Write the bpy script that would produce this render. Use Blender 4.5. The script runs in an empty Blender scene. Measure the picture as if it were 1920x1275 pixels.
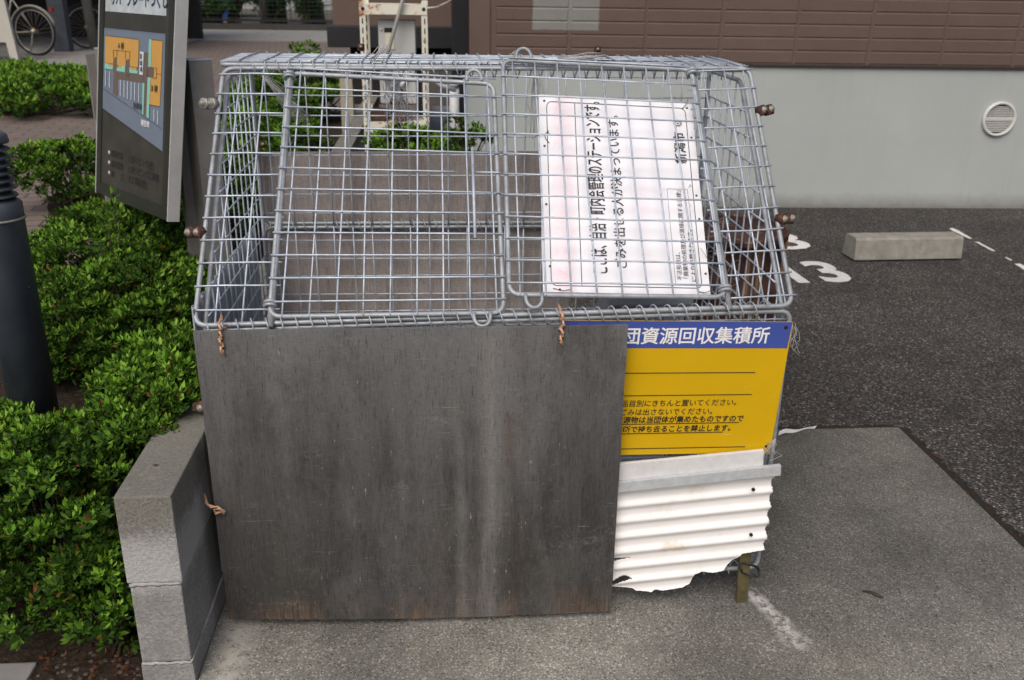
import bpy, bmesh, math, random
import numpy as np
from mathutils import Vector, Matrix
R = math.radians
random.seed(7); RNG = np.random.default_rng(11)
sc = bpy.context.scene
COL = sc.collection

# ------------------------------------------------------------------ camera
FPX, PITCH, ROLL, YAW = 1728.7, 0.3693, 0.0161, 0.0812
CAM = Vector((0.5028, -1.8046, 1.3737))
_F = Vector((math.sin(YAW)*math.cos(PITCH), math.cos(YAW)*math.cos(PITCH), -math.sin(PITCH)))
_R0 = Vector((math.cos(YAW), -math.sin(YAW), 0)); _U0 = _R0.cross(_F)
_R = math.cos(ROLL)*_R0 + math.sin(ROLL)*_U0
_U = -math.sin(ROLL)*_R0 + math.cos(ROLL)*_U0
cd = bpy.data.cameras.new('camera'); cam = bpy.data.objects.new('camera', cd); COL.objects.link(cam)
cd.sensor_width = 36; cd.lens = 36*FPX/1920; cd.clip_start = .05; cd.clip_end = 600
m = Matrix.Identity(4)
for i in range(3):
    m[i][0] = _R[i]; m[i][1] = _U[i]; m[i][2] = -_F[i]; m[i][3] = CAM[i]
cam.matrix_world = m
cd.dof.use_dof = True; cd.dof.focus_distance = 1.95; cd.dof.aperture_fstop = 7.0
sc.camera = cam

# ------------------------------------------------------------------ light: overcast day
w = bpy.data.worlds.new('World'); sc.world = w; w.use_nodes = True
nt = w.node_tree
sky = nt.nodes.new('ShaderNodeTexSky'); sky.sky_type = 'NISHITA'; sky.sun_disc = False
SUN_EL, SUN_AZ = 50, 200          # azimuth clockwise from +y
sky.sun_elevation = R(SUN_EL); sky.sun_rotation = R(SUN_AZ)
sky.dust_density = 6.0; sky.air_density = 0.8; sky.ozone_density = 1.0
bg = nt.nodes['Background']; bg.inputs['Strength'].default_value = .10
nt.links.new(sky.outputs[0], bg.inputs['Color'])
sl = bpy.data.lights.new('sun', 'SUN'); sl.energy = 1.5; sl.angle = R(40); sl.color = (1, .955, .90)
so = bpy.data.objects.new('sun', sl); COL.objects.link(so)
so.rotation_euler = (R(90-SUN_EL), 0, R(180-SUN_AZ))
so.location = (0, 0, 8)
sc.view_settings.view_transform = 'Standard'; sc.view_settings.look = 'None'
sc.view_settings.exposure = 0.05; sc.view_settings.gamma = 1

# ------------------------------------------------------------------ helpers: picture ray -> place in the scene
def ray(u, v): return _F + _R*((u-960)/FPX) - _U*((v-637.5)/FPX)
def onz(u, v, z=0): d = ray(u, v); return CAM + d*((z-CAM.z)/d.z)
def ony(u, v, y): d = ray(u, v); return CAM + d*((y-CAM.y)/d.y)
def onpl(u, v, p, n): d = ray(u, v); return CAM + d*((p-CAM).dot(n)/d.dot(n))

# ------------------------------------------------------------------ materials
class MT:
    def __init__(s, name, base=(.5,.5,.5), rough=.6, metal=0., spec=.5):
        s.m = bpy.data.materials.new(name); s.m.use_nodes = True; s.nt = s.m.node_tree
        s.b = s.nt.nodes['Principled BSDF']
        s.b.inputs['Base Color'].default_value = (*base, 1); s.b.inputs['Roughness'].default_value = rough
        s.b.inputs['Metallic'].default_value = metal; s.b.inputs['Specular IOR Level'].default_value = spec
        s.tc = s.nt.nodes.new('ShaderNodeTexCoord')
    def L(s, a, b): s.nt.links.new(a, b)
    def co(s, scale=(1,1,1), rot=(0,0,0), loc=(0,0,0)):
        n = s.nt.nodes.new('ShaderNodeMapping'); n.inputs['Scale'].default_value = scale
        n.inputs['Rotation'].default_value = rot; n.inputs['Location'].default_value = loc
        s.L(s.tc.outputs['Object'], n.inputs['Vector']); return n.outputs[0]
    def noise(s, scale, detail=4, rough=.55, vec=None, dist=0):
        n = s.nt.nodes.new('ShaderNodeTexNoise'); n.inputs['Scale'].default_value = scale
        n.inputs['Detail'].default_value = detail; n.inputs['Roughness'].default_value = rough
        n.inputs['Distortion'].default_value = dist
        s.L(vec if vec else s.tc.outputs['Object'], n.inputs['Vector']); return n.outputs[0]
    def vor(s, scale, vec=None, feature='F1', rnd=1.):
        n = s.nt.nodes.new('ShaderNodeTexVoronoi'); n.feature = feature; n.inputs['Scale'].default_value = scale
        n.inputs['Randomness'].default_value = rnd
        s.L(vec if vec else s.tc.outputs['Object'], n.inputs['Vector']); return n
    def ramp(s, f, *st):
        n = s.nt.nodes.new('ShaderNodeValToRGB'); e = n.color_ramp.elements
        while len(e) < len(st): e.new(.5)
        for el, (p, c) in zip(e, st):
            el.position = p; el.color = (c, c, c, 1) if not isinstance(c, tuple) else (*c, 1)
        s.L(f, n.inputs[0]); return n.outputs[0]
    def mix(s, f, a, b, mode='MIX'):
        n = s.nt.nodes.new('ShaderNodeMix'); n.data_type = 'RGBA'; n.blend_type = mode
        for v, k in ((f, 0), (a, 6), (b, 7)):
            if isinstance(v, (int, float)): n.inputs[k].default_value = v if k == 0 else (v, v, v, 1)
            elif isinstance(v, tuple): n.inputs[k].default_value = (*v, 1)
            else: s.L(v, n.inputs[k])
        return n.outputs[2]
    def math(s, op, a, b=0., c=None, clamp=False):
        n = s.nt.nodes.new('ShaderNodeMath'); n.operation = op; n.use_clamp = clamp
        for i, v in enumerate((a, b) if c is None else (a, b, c)):
            if isinstance(v, (int, float)): n.inputs[i].default_value = v
            else: s.L(v, n.inputs[i])
        return n.outputs[0]
    def xyz(s):
        n = s.nt.nodes.new('ShaderNodeSeparateXYZ'); s.L(s.tc.outputs['Object'], n.inputs[0]); return n.outputs
    def col(s, sock): s.L(sock, s.b.inputs['Base Color']); return s
    def rgh(s, sock): s.L(sock, s.b.inputs['Roughness']); return s
    def bump(s, h, strength=.3, dist=.002, prev=None):
        n = s.nt.nodes.new('ShaderNodeBump'); n.inputs['Strength'].default_value = strength; n.inputs['Distance'].default_value = dist
        s.L(h, n.inputs['Height'])
        if prev: s.L(prev, n.inputs['Normal'])
        s.L(n.outputs[0], s.b.inputs['Normal']); return n.outputs[0]

def plain(name, base, rough=.6, metal=0., var=.18, scale=14, bump=0., bscale=200):
    t = MT(name, base, rough, metal)
    lo = tuple(c*(1-var) for c in base); hi = tuple(min(1, c*(1+var)) for c in base)
    t.col(t.ramp(t.noise(scale, 6, .65), (.3, lo), (.7, hi)))
    if bump: t.bump(t.noise(bscale, 3), bump, .001)
    return t.m

def rectmask(t, x0, x1, z0, z1, ax='x', soft=.004, wob=.01, wscale=40):
    """1 inside a rectangle with ragged edges (for stains and paint with a shape of their own)"""
    o = t.xyz(); a = o[0] if ax == 'x' else o[1]; b = o[2] if ax != 'y' else o[1]
    if ax == 'y': a, b = o[0], o[1]
    n1 = t.math('MULTIPLY', t.math('SUBTRACT', t.noise(wscale, 4, .7), .5), wob*2)
    a = t.math('ADD', a, n1); b = t.math('ADD', b, n1)
    def st(v, e, s): return t.math('MULTIPLY_ADD', t.math('SUBTRACT', v, e), s/soft, .5, True)
    r = t.math('MULTIPLY', st(a, x0, 1), st(a, x1, -1))
    return t.math('MULTIPLY', r, t.math('MULTIPLY', st(b, z0, 1), st(b, z1, -1)))

def mk_galv(name, base=(.45,.48,.53), metal=.35, rough=.5):
    t = MT(name, base, rough, metal)
    c = t.ramp(t.noise(22, 5, .7), (.3, tuple(v*.72 for v in base)), (.55, base), (.8, tuple(min(1, v*1.3) for v in base)))
    c = t.mix(t.ramp(t.noise(9, 6, .75), (.54, 0.), (.64, .6)), c, tuple(v*.6 for v in base))
    c = t.mix(t.ramp(t.noise(14, 6, .75, t.co(loc=(5,5,1))), (.60, 0.), (.68, .6)), c, (.24,.22,.18))
    c = t.mix(t.ramp(t.noise(5.5, 8, .8), (.66, 0.), (.70, .85)), c, (.20,.09,.045))
    t.col(c); t.rgh(t.ramp(t.noise(40, 3), (.3, rough-.1), (.7, rough+.15)))
    t.bump(t.noise(160, 3), .25, .0008); return t.m

def mk_ply(name, dark, light, front):
    t = MT(name, light, .85, 0, .25)
    g = t.noise(1, 8, .75, t.co((150, 150, 9)), .3)
    g2 = t.noise(1, 6, .6, t.co((14, 14, 1.6)))
    c = t.mix(t.ramp(g, (.30, 0.), (.70, 1.)), dark, light)
    c = t.mix(t.ramp(g2, (.36, 0.), (.66, 1.)), c, t.mix(.5, c, light), 'MIX')
    c = t.mix(t.ramp(g2, (.30, .75), (.5, 0.)), c, tuple(v*.7 for v in dark))
    streak = t.noise(1, 10, .8, t.co((260, 260, 14)))
    c = t.mix(t.ramp(streak, (.64, 0.), (.70, .8)), c, tuple(v*.45 for v in dark))
    if front:
        o = t.xyz()
        # paler grey upper part and darker brown-black lower part, both with wandering edges
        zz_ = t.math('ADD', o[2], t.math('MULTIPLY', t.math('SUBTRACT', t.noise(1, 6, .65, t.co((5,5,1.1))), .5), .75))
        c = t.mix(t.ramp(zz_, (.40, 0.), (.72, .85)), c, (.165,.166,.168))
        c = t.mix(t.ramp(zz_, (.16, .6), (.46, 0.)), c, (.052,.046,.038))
        blot = t.noise(4, 7, .7, t.co((1,1,.55)))
        c = t.mix(t.ramp(blot, (.47, 0.), (.66, .8)), c, (.036,.0355,.036))
        c = t.mix(t.ramp(t.noise(3.1, 6, .7, t.co((1.4,1,.5), (0,0,0), (3,1,2))), (.49, 0.), (.70, .65)), c, (.150,.149,.148))
        def run_(xc, wid, amt, cc, sd, z0=-9.):
            nonlocal c
            dx = t.math('SUBTRACT', o[0], t.math('MULTIPLY_ADD', t.noise(3, 4, .6, t.co(loc=(sd,0,0))), .10, xc-.05))
            k = t.math('SUBTRACT', 1, t.math('ABSOLUTE', t.math('DIVIDE', dx, wid)), None, True)
            k = t.math('MULTIPLY', k, t.ramp(t.noise(1, 6, .7, t.co((26,26,2.2), (0,0,0), (sd,0,0))), (.34, .1), (.62, 1.)))
            c = t.mix(t.math('MULTIPLY', k, amt), c, cc)
        run_(.605, .04, .9, (.205,.20,.193), 1); run_(.545, .022, .7, (.18,.176,.17), 4); run_(.40, .03, .4, (.15,.148,.145), 7)
        run_(.66, .03, .5, (.060,.050,.042), 9); run_(.33, .04, .6, (.052,.050,.048), 12); run_(.10, .05, .5, (.055,.053,.050), 15); run_(.80, .05, .4, (.060,.055,.050), 18)
        for sd, sc_, th in ((0, 7, .57), (5, 13, .60), (9, 5, .58)):   # scuffs and rubbed patches
            c = t.mix(t.math('MULTIPLY', t.ramp(t.noise(sc_, 8, .8, t.co((1,1,1.6), (0,.5,0), (sd,0,0))), (th, 0.), (th+.10, .45)), t.ramp(t.noise(120, 3, .7), (.42, 0.), (.6, 1.))), c, (.215,.212,.208))
        for k, (rx, sx, th) in enumerate(((.30, (7,7,260), .725), (-.42, (6,6,240), .73), (1.2, (10,10,170), .725), (.08, (14,14,300), .74), (-.15, (5,5,200), .735))):
            s = t.noise(1, 3, .6, t.co(sx, (0, rx, 0), (k*3, 0, 0)))
            c = t.mix(t.ramp(s, (th, 0.), (th+.012, .45)), c, (.30,.29,.28))
        sp = t.noise(1, 2, .5, t.co((190,190,45)))
        c = t.mix(t.ramp(sp, (.728, 0.), (.76, .7)), c, (.34,.33,.32))
        # worn raw-wood patches along the bottom edge and a brown one on the right
        zz = t.math('SUBTRACT', 1.25, t.math('MULTIPLY', o[2], 13), None, True)
        pw = t.math('MULTIPLY', t.math('MULTIPLY', zz, .5, None, True), t.ramp(t.noise(6, 4, .7, t.co((1,1,.3), (0,0,0), (1.7,0,0))), (.46, 0.), (.60, 1.)))
        c = t.mix(t.math('MULTIPLY', pw, t.ramp(g, (.38, .0), (.62, 1.))), c, (.33,.19,.10))
        br = t.math('MULTIPLY', rectmask(t, .632, .652, .40, .53, 'x', .02, .03, 45), t.ramp(g, (.3, .3), (.6, 1.)))
        c = t.mix(t.math('MULTIPLY', br, .55), c, (.10,.060,.042))
    f3 = t.noise(1, 4, .7, t.co((70, 70, 420)))
    c = t.mix(1., c, t.ramp(f3, (.35, .86), (.65, 1.12)), 'MULTIPLY')
    f1 = t.noise(1, 4, .75, t.co((420, 420, 42)))
    c = t.mix(t.ramp(f1, (.34, .60), (.45, 0.)), c, tuple(v*.45 for v in dark))
    c = t.mix(t.ramp(f1, (.56, 0.), (.72, .40)), c, tuple(min(1, v*1.5) for v in light))
    t.col(c); t.bump(t.mix(.5, g, streak), .45, .002); return t.m

def mk_asphalt():
    t = MT('asphalt', (.06,.058,.056), .9, 0, .3)
    v = t.vor(108); v2 = t.vor(200)
    cell = t.nt.nodes.new('ShaderNodeSeparateColor'); t.L(v.outputs['Color'], cell.inputs[0])
    cell2 = t.nt.nodes.new('ShaderNodeSeparateColor'); t.L(v2.outputs['Color'], cell2.inputs[0])
    c = t.mix(cell.outputs[0], (.051,.048,.0455), (.118,.112,.107))
    c = t.mix(t.ramp(cell2.outputs[0], (.72, 0.), (.95, .8)), c, (.20,.19,.175))
    c = t.mix(t.ramp(cell.outputs[1], (.885, 0.), (.95, .8)), c, (.28,.27,.252))
    c = t.mix(t.ramp(cell2.outputs[1], (.96, 0.), (.975, 1.)), c, (.48,.465,.44))
    c = t.mix(t.ramp(cell.outputs[2], (.955, 0.), (.975, .7)), c, (.20,.10,.075))
    c = t.mix(t.ramp(v.outputs['Distance'], (.36, 0.), (.62, .8)), c, (.024,.0225,.0215))
    c = t.mix(1., c, t.ramp(t.noise(.8, 6, .65), (.33, .72), (.66, 1.12)), 'MULTIPLY')
    c = t.mix(1., c, t.ramp(t.noise(4, 6, .75), (.35, .80), (.7, 1.15)), 'MULTIPLY')
    c = t.mix(t.ramp(t.noise(1.3, 5, .7, t.co((1,.4,1), (0,0,.2), (8,3,0))), (.60, 0.), (.66, .28)), c, (.030,.028,.026))
    t.col(c); t.bump(t.math('SUBTRACT', 1, v.outputs['Distance']), 1., .008); return t.m

def mk_slab():
    t = MT('slab_concrete', (.16,.155,.14), .9, 0, .3)
    n = t.noise(170, 5, .75); v = t.vor(290)
    cell = t.nt.nodes.new('ShaderNodeSeparateColor'); t.L(v.outputs['Color'], cell.inputs[0])
    c = t.mix(t.ramp(n, (.33, 0.), (.67, 1.)), (.105,.103,.095), (.255,.250,.232))
    c = t.mix(t.ramp(cell.outputs[0], (.80, 0.), (.95, .8)), c, (.40,.39,.365))
    c = t.mix(t.ramp(cell.outputs[1], (.80, 0.), (.95, .75)), c, (.055,.053,.048))
    c = t.mix(t.ramp(cell.outputs[2], (.95, 0.), (.98, .4)), c, (.28,.24,.18))
    c = t.mix(1., c, t.ramp(t.noise(1.7, 6, .62), (.34, (.66,.66,.64)), (.62, (1.08,1.08,1.07))), 'MULTIPLY')
    c = t.mix(1., c, t.ramp(t.noise(1., 5, .6, t.co((1.6,.6,1), (0,0,R(38)), (4,2,0))), (.38, (.74,.74,.73)), (.62, (1.10,1.10,1.06))), 'MULTIPLY')
    c = t.mix(1., c, t.ramp(t.noise(13, 6, .75), (.36, .86), (.68, 1.12)), 'MULTIPLY')
    o = t.xyz()
    # darker band towards the back of the pad, paler apron in front
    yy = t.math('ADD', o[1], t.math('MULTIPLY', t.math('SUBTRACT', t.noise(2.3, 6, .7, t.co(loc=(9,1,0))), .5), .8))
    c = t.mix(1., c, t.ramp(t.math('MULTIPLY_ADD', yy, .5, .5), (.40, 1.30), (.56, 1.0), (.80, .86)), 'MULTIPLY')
    # lime and paint drips: beside the wall foot, and the line running from the cage's right foot
    wob = t.math('MULTIPLY', t.math('SUBTRACT', t.noise(7, 5, .7), .5), .10)
    def line(ax, ay, bx, by, wd, amt, cc, thr):
        nonlocal c
        L = math.hypot(bx-ax, by-ay); dx, dy = (bx-ax)/L, (by-ay)/L
        px = t.math('SUBTRACT', o[0], ax); py = t.math('SUBTRACT', o[1], ay)
        al = t.math('ADD', t.math('MULTIPLY', px, dx), t.math('MULTIPLY', py, dy))
        pe = t.math('ABSOLUTE', t.math('ADD', t.math('ADD', t.math('MULTIPLY', px, -dy), t.math('MULTIPLY', py, dx)), wob))
        k = t.math('SUBTRACT', 1, t.math('DIVIDE', pe, wd), None, True)
        e = t.math('MULTIPLY', t.math('MULTIPLY', al, 30., None, True), t.math('MULTIPLY', t.math('SUBTRACT', L, al), 30., None, True))
        k = t.math('MULTIPLY', t.math('MULTIPLY', k, e), t.ramp(t.noise(34, 7, .8), (thr, 0.), (thr+.10, 1.)))
        c = t.mix(t.math('MULTIPLY', k, amt), c, cc)
    line(.045, .02, .030, -.34, .055, .95, (.46,.44,.40), .40)
    line(1.235, .06, 1.30, -.20, .026, 1.0, (.60,.59,.56), .43)
    line(.80, -.10, 1.02, -.13, .06, .6, (.40,.39,.36), .56)
    line(.30, -.08, .75, -.14, .08, .35, (.36,.35,.32), .58)
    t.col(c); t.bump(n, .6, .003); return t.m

def mk_block():
    t = MT('block_concrete', (.2,.2,.19), .92, 0, .2)
    n = t.noise(150, 5, .7); o = t.xyz()
    c = t.mix(t.ramp(n, (.34, 0.), (.66, 1.)), (.15,.147,.138), (.42,.415,.40))
    c = t.mix(t.ramp(t.noise(320, 2, .6), (.58, 0.), (.66, .7)), c, (.10,.098,.092))
    c = t.mix(t.ramp(t.noise(7, 6, .7), (.38, .6), (.58, 0.)), c, (.14,.137,.124))
    z = t.math('ADD', o[2], t.math('MULTIPLY', t.math('SUBTRACT', t.noise(9, 5, .7), .5), .14))
    # lime bloom over the lower bed joint of the upper course
    bl = t.ramp(z, (.22, .25), (.262, .8), (.33, .65), (.385, 0.))
    c = t.mix(bl, c, (.52,.52,.51))
    top = t.ramp(z, (.36, 0.), (.42, .65)); c = t.mix(top, c, (.19,.183,.15))
    c = t.mix(t.ramp(t.noise(60, 3, .5), (.66, 0.), (.72, .6)), c, (.36,.35,.33))
    t.col(c); t.bump(n, .9, .005); return t.m

def mk_foundation():
    t = MT('foundation_render', (.5,.53,.52), .75, 0, .3)
    c = t.ramp(t.noise(1.6, 6, .6), (.3, (.375,.408,.40)), (.7, (.425,.458,.45)))
    c = t.mix(t.ramp(t.noise(1, 5, .7, t.co((9, 9, .5))), (.55, 0.), (.8, .45)), c, (.31,.34,.335))
    o = t.xyz()
    z = t.math('ADD', o[2], t.math('MULTIPLY', t.math('SUBTRACT', t.noise(9, 5, .7), .5), .10))
    c = t.mix(t.ramp(z, (.0, .8), (.03, .5), (.10, 0.)), c, (.18,.18,.16))
    c = t.mix(t.ramp(t.noise(1, 7, .75, t.co((22, 22, .8))), (.60, 0.), (.72, .22)), c, (.27,.29,.28))
    c = t.mix(t.ramp(t.noise(16, 5, .75), (.66, 0.), (.74, .25)), c, (.52,.55,.54))
    t.col(c); t.bump(t.noise(140, 3), .2, .001); return t.m

def mk_siding():
    t = MT('brown_siding', (.13,.085,.068), .6, 0, .35)
    c = t.ramp(t.noise(3, 6, .6), (.3, (.108,.075,.062)), (.7, (.132,.092,.077)))
    m_ = rectmask(t, 1.085-3, 1.495-3, 1.108, 1.9, 'x', .006, .010, 28)
    c = t.mix(t.math('MULTIPLY', m_, .97), c, t.mix(t.ramp(t.noise(5, 4), (.3, 0.), (.7, 1.)), (.20,.20,.185), (.235,.235,.22)))
    t.col(c); t.bump(t.noise(85, 5, .6), .55, .004); return t.m

def mk_brick():
    t = MT('brick_paving', (.2,.14,.12), .85, 0, .3)
    n = t.nt.nodes.new('ShaderNodeTexBrick')
    n.inputs['Scale'].default_value = 1; n.inputs['Brick Width'].default_value = .21; n.inputs['Row Height'].default_value = .105
    n.inputs['Mortar Size'].default_value = .006; n.inputs['Mortar Smooth'].default_value = .2; n.inputs['Bias'].default_value = 0
    n.inputs['Color1'].default_value = (.235,.185,.160,1); n.inputs['Color2'].default_value = (.185,.157,.140,1); n.inputs['Mortar'].default_value = (.055,.042,.035,1)
    t.L(t.co((1,1,1), (0,0,R(-9))), n.inputs['Vector'])
    c = t.mix(t.ramp(t.noise(2.2, 5, .65), (.4, 0.), (.7, .5)), n.outputs['Color'], (.17,.135,.12))
    c = t.mix(t.ramp(t.noise(60, 4, .7), (.35, .4), (.6, 0.)), c, (.10,.08,.07))
    t.col(c); t.bump(n.outputs['Fac'], -.6, .006); return t.m

def mk_rust(name, streaks=True):
    t = MT(name, (.08,.03,.02), .8, .1)
    c = t.ramp(t.noise(11, 7, .72), (.3, (.024,.013,.012)), (.5, (.055,.025,.019)), (.75, (.11,.042,.022)))
    if streaks:
        s = t.noise(1, 5, .6, t.co((16, 16, 1.1)))
        c = t.mix(t.ramp(s, (.60, 0.), (.68, .8)), c, (.30,.17,.07))
        c = t.mix(t.ramp(t.noise(1, 4, .6, t.co((13,13,1.5), (0,0,0), (2,5,1))), (.64, 0.), (.70, .8)), c, (.34,.30,.22))
    else:
        c = t.mix(t.ramp(t.noise(55, 4, .7), (.5, 0.), (.7, .7)), c, (.26,.09,.03))
    t.col(c); t.bump(t.noise(60, 5, .7), .6, .003); return t.m

def mk_leaf(name, a, b, c_, rough=.62, dead=False):
    t = MT(name, a, rough, 0, .25)
    g = t.nt.nodes.new('ShaderNodeNewGeometry')
    c = t.ramp(g.outputs['Random Per Island'], (0., a), (.5, b), (.975, c_), (.985, (.20,.075,.02) if dead else c_))
    t.col(c)
    tr = t.nt.nodes.new('ShaderNodeBsdfTranslucent'); t.L(c, tr.inputs['Color'])
    mx = t.nt.nodes.new('ShaderNodeMixShader'); mx.inputs[0].default_value = .28
    t.L(t.b.outputs[0], mx.inputs[1]); t.L(tr.outputs[0], mx.inputs[2])
    t.L(mx.outputs[0], t.nt.nodes['Material Output'].inputs['Surface']); return t.m

def mk_notice():
    t = MT('notice_enamel', (.84,.82,.86), .35, 0, .5)
    c = t.ramp(t.noise(6, 5, .6), (.3, (.78,.785,.83)), (.7, (.86,.865,.91)))
    o = t.xyz(); tt = t.math('MULTIPLY_ADD', o[2], 1.404, .30)
    u = t.math('DIVIDE', t.math('SUBTRACT', t.math('ADD', o[0], .18), t.math('MULTIPLY', t.math('SUBTRACT', tt, .06), .052)), .361)
    u = t.math('ADD', u, t.math('MULTIPLY', t.math('SUBTRACT', t.noise(30, 4, .7), .5), .03))
    def band(a, b, v_, s_): return t.math('MULTIPLY', t.math('MULTIPLY_ADD', t.math('SUBTRACT', v_, a), s_, 0, True), t.math('MULTIPLY_ADD', t.math('SUBTRACT', b, v_), s_, 0, True))
    b1 = band(.065, .225, u, 30.); b2 = t.math('MULTIPLY', band(.60, .70, u, 25.), band(.08, .46, tt, 12.))
    bb = t.math('MAXIMUM', b1, t.math('MULTIPLY', b2, .6))
    c = t.mix(t.math('MULTIPLY', bb, t.ramp(t.noise(8, 5, .7), (.40, .05), (.66, .75))), c, (.88,.66,.715))
    c = t.mix(t.math('MULTIPLY', bb, t.ramp(t.noise(24, 6, .75), (.54, 0.), (.72, .6))), c, (.86,.46,.54))
    c = t.mix(t.math('MULTIPLY', bb, t.ramp(t.noise(17, 6, .75, t.co(loc=(3,3,3))), (.55, 0.), (.66, .8))), c, (.84,.82,.86))
    c = t.mix(t.ramp(t.noise(75, 5, .7), (.70, 0.), (.75, .55)), c, (.5,.49,.5))
    t.col(c); t.bump(t.noise(7, 2), .12, .004); return t.m

def mk_paint_white():
    t = MT('worn_white_paint', (.7,.7,.68), .7, 0, .3)
    n = t.noise(55, 6, .75)
    c = t.mix(t.ramp(n, (.36, .9), (.44, 0.)), (.72,.72,.70), (.10,.095,.09))
    t.col(c); return t.m

def mk_fresh():
    t = MT('road_paint', (.66,.66,.66), .7, 0, .3)
    c = t.ramp(t.noise(12, 5, .7), (.3, .54), (.7, .70))
    c = t.mix(t.ramp(t.noise(130, 4, .7), (.34, .85), (.40, 0.)), c, (.12,.115,.11))
    c = t.mix(t.ramp(t.noise(18, 6, .75), (.30, .6), (.38, 0.)), c, (.25,.24,.23)); t.col(c); return t.m

def mk_rack():
    t = MT('cream_rack_paint', (.72,.69,.58), .55, 0, .4)
    c = t.mix(t.ramp(t.noise(6, 7, .75), (.54, 0.), (.60, 1.)), (.70,.68,.58), (.34,.14,.045))
    c = t.mix(t.ramp(t.noise(9, 6, .7, t.co(loc=(3,1,5))), (.60, 0.), (.70, .8)), c, (.60,.40,.20))
    t.col(c); return t.m

def mk_corr():
    t = MT('white_pvc', (.80,.78,.76), .45, 0, .4)
    c = t.ramp(t.noise(4, 5, .6), (.3, (.84,.825,.81)), (.7, (.91,.895,.88)))
    m_ = rectmask(t, 1.00, 1.06, .158, .178, 'x', .01, .02, 35)
    c = t.mix(t.math('MULTIPLY', m_, .6), c, (.66,.55,.42))
    c = t.mix(t.ramp(t.noise(11, 6, .75), (.58, 0.), (.74, .5)), c, (.66,.60,.50))
    c = t.mix(t.ramp(t.noise(1, 5, .7, t.co((10,10,120))), (.68, 0.), (.75, .4)), c, (.55,.53,.5))
    t.col(c); t.bump(t.noise(30, 3), .08, .001); return t.m

def mk_soil():
    t = MT('soil', (.06,.045,.033), .95, 0, .1)
    n = t.noise(60, 6, .75)
    c = t.ramp(n, (.3, (.022,.017,.013)), (.6, (.075,.058,.042)), (.8, (.13,.10,.075)))
    c = t.mix(t.ramp(t.noise(35, 4, .7, t.co(loc=(2,2,2))), (.62, 0.), (.70, .8)), c, (.09,.03,.022))
    t.col(c); t.bump(n, 1., .02); return t.m

galv = mk_galv('galvanised_tube', (.37,.40,.43), .3); wirem = mk_galv('galvanised_wire', (.52,.585,.67), .3, .45)
coilm = mk_galv('galvanised_coil', (.43,.465,.51), .3)
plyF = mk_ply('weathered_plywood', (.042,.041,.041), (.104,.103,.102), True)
plyB = mk_ply('brown_grey_plywood', (.25,.215,.20), (.40,.36,.345), False)
asph = mk_asphalt(); slabm = mk_slab(); blockm = mk_block(); fndm = mk_foundation(); sidm = mk_siding(); brickm = mk_brick()
rustD = mk_rust('rusty_drum_steel'); rustB = mk_rust('rusty_bolt_steel', False)
notm = mk_notice(); wpaint = mk_paint_white(); rackm = mk_rack(); corrm = mk_corr(); soilm = mk_soil()
leafA = mk_leaf('azalea_leaf', (.013,.040,.005), (.038,.100,.009), (.098,.195,.016), dead=True)
leafT = mk_leaf('azalea_young_leaf', (.12,.28,.018), (.18,.37,.03), (.28,.46,.06))
leafF = mk_leaf('far_leaf', (.022,.055,.012), (.04,.095,.018), (.07,.15,.03))
twigm = plain('twig_bark', (.055,.04,.028), .9, 0, .4, 60)
deadm = mk_leaf('dead_leaf', (.09,.028,.016), (.15,.06,.025), (.06,.022,.018))
blackm = plain('black_ink', (.016,.016,.018), .5, 0, .1)
inkg = plain('grey_ink', (.10,.10,.11), .5, 0, .1)
bluem = plain('blue_enamel', (.05,.085,.34), .35, 0, .07, 8, .06, 40)
def mk_yel():
    t = MT('yellow_enamel', (.9,.55,.001), .5, 0, .3)
    c = t.ramp(t.noise(4, 5, .6), (.3, (.58,.355,.0)), (.7, (.64,.395,.001)))
    c = t.mix(t.ramp(t.noise(1, 6, .75, t.co((60,60,7))), (.60, 0.), (.78, .22)), c, (.45,.33,.08))
    c = t.mix(t.ramp(t.noise(1, 3, .6, t.co((9,9,240), (0,.3,0))), (.71, 0.), (.73, .35)), c, (.85,.72,.35))
    t.col(c); t.rgh(t.ramp(t.noise(12, 5), (.3, .42), (.7, .6))); t.bump(t.noise(5, 2), .10, .006); return t.m
yelm = mk_yel()
whitem = plain('white_lettering', (.82,.82,.82), .5, 0, .05)
copperm = plain('copper_wire', (.62,.37,.24), .45, .4, .25, 90)
steelm = plain('stainless', (.66,.66,.64), .35, .35, .12, 10, .05, 60)
steeld = plain('dull_stainless', (.26,.25,.235), .45, .25, .2, 7, .05, 60)
boltw = plain('zinc_bolt', (.30,.285,.25), .6, .4, .2, 40)
navym = plain('navy_post_paint', (.050,.061,.078), .40, 0, .3, 9, .05, 120)
navyd = plain('dark_bronze_paint', (.012,.013,.017), .5, 0, .2, 6)
greyplas = plain('grey_pvc_sheet', (.40,.42,.47), .5, 0, .12, 7)
binm = plain('blue_grey_plastic', (.33,.37,.43), .5, 0, .12, 9)
concm = plain('cast_concrete', (.26,.252,.222), .9, 0, .25, 20, .6, 160)
concl = plain('pale_concrete', (.25,.245,.235), .9, 0, .22, 6, .5, 140)
beigem = plain('beige_block', (.36,.33,.25), .85, 0, .15, 9, .3, 90)
woodw = plain('white_painted_wood', (.66,.66,.66), .6, 0, .10, 30, .25, 120)
woodg = plain('mossy_wood', (.10,.085,.035), .9, 0, .45, 28, .5, 120)
rubber = plain('black_rubber', (.015,.015,.016), .55, 0, .2, 30)
creamm = plain('cream_panel', (.46,.45,.40), .5, 0, .06, 5)
greybox = plain('grey_cabinet_paint', (.48,.49,.48), .5, 0, .06, 6)
pvcw = plain('pvc_pipe', (.66,.68,.70), .45, 0, .08, 8)
darkin = plain('dark_recess', (.012,.011,.011), .8, 0, .3, 5)
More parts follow.
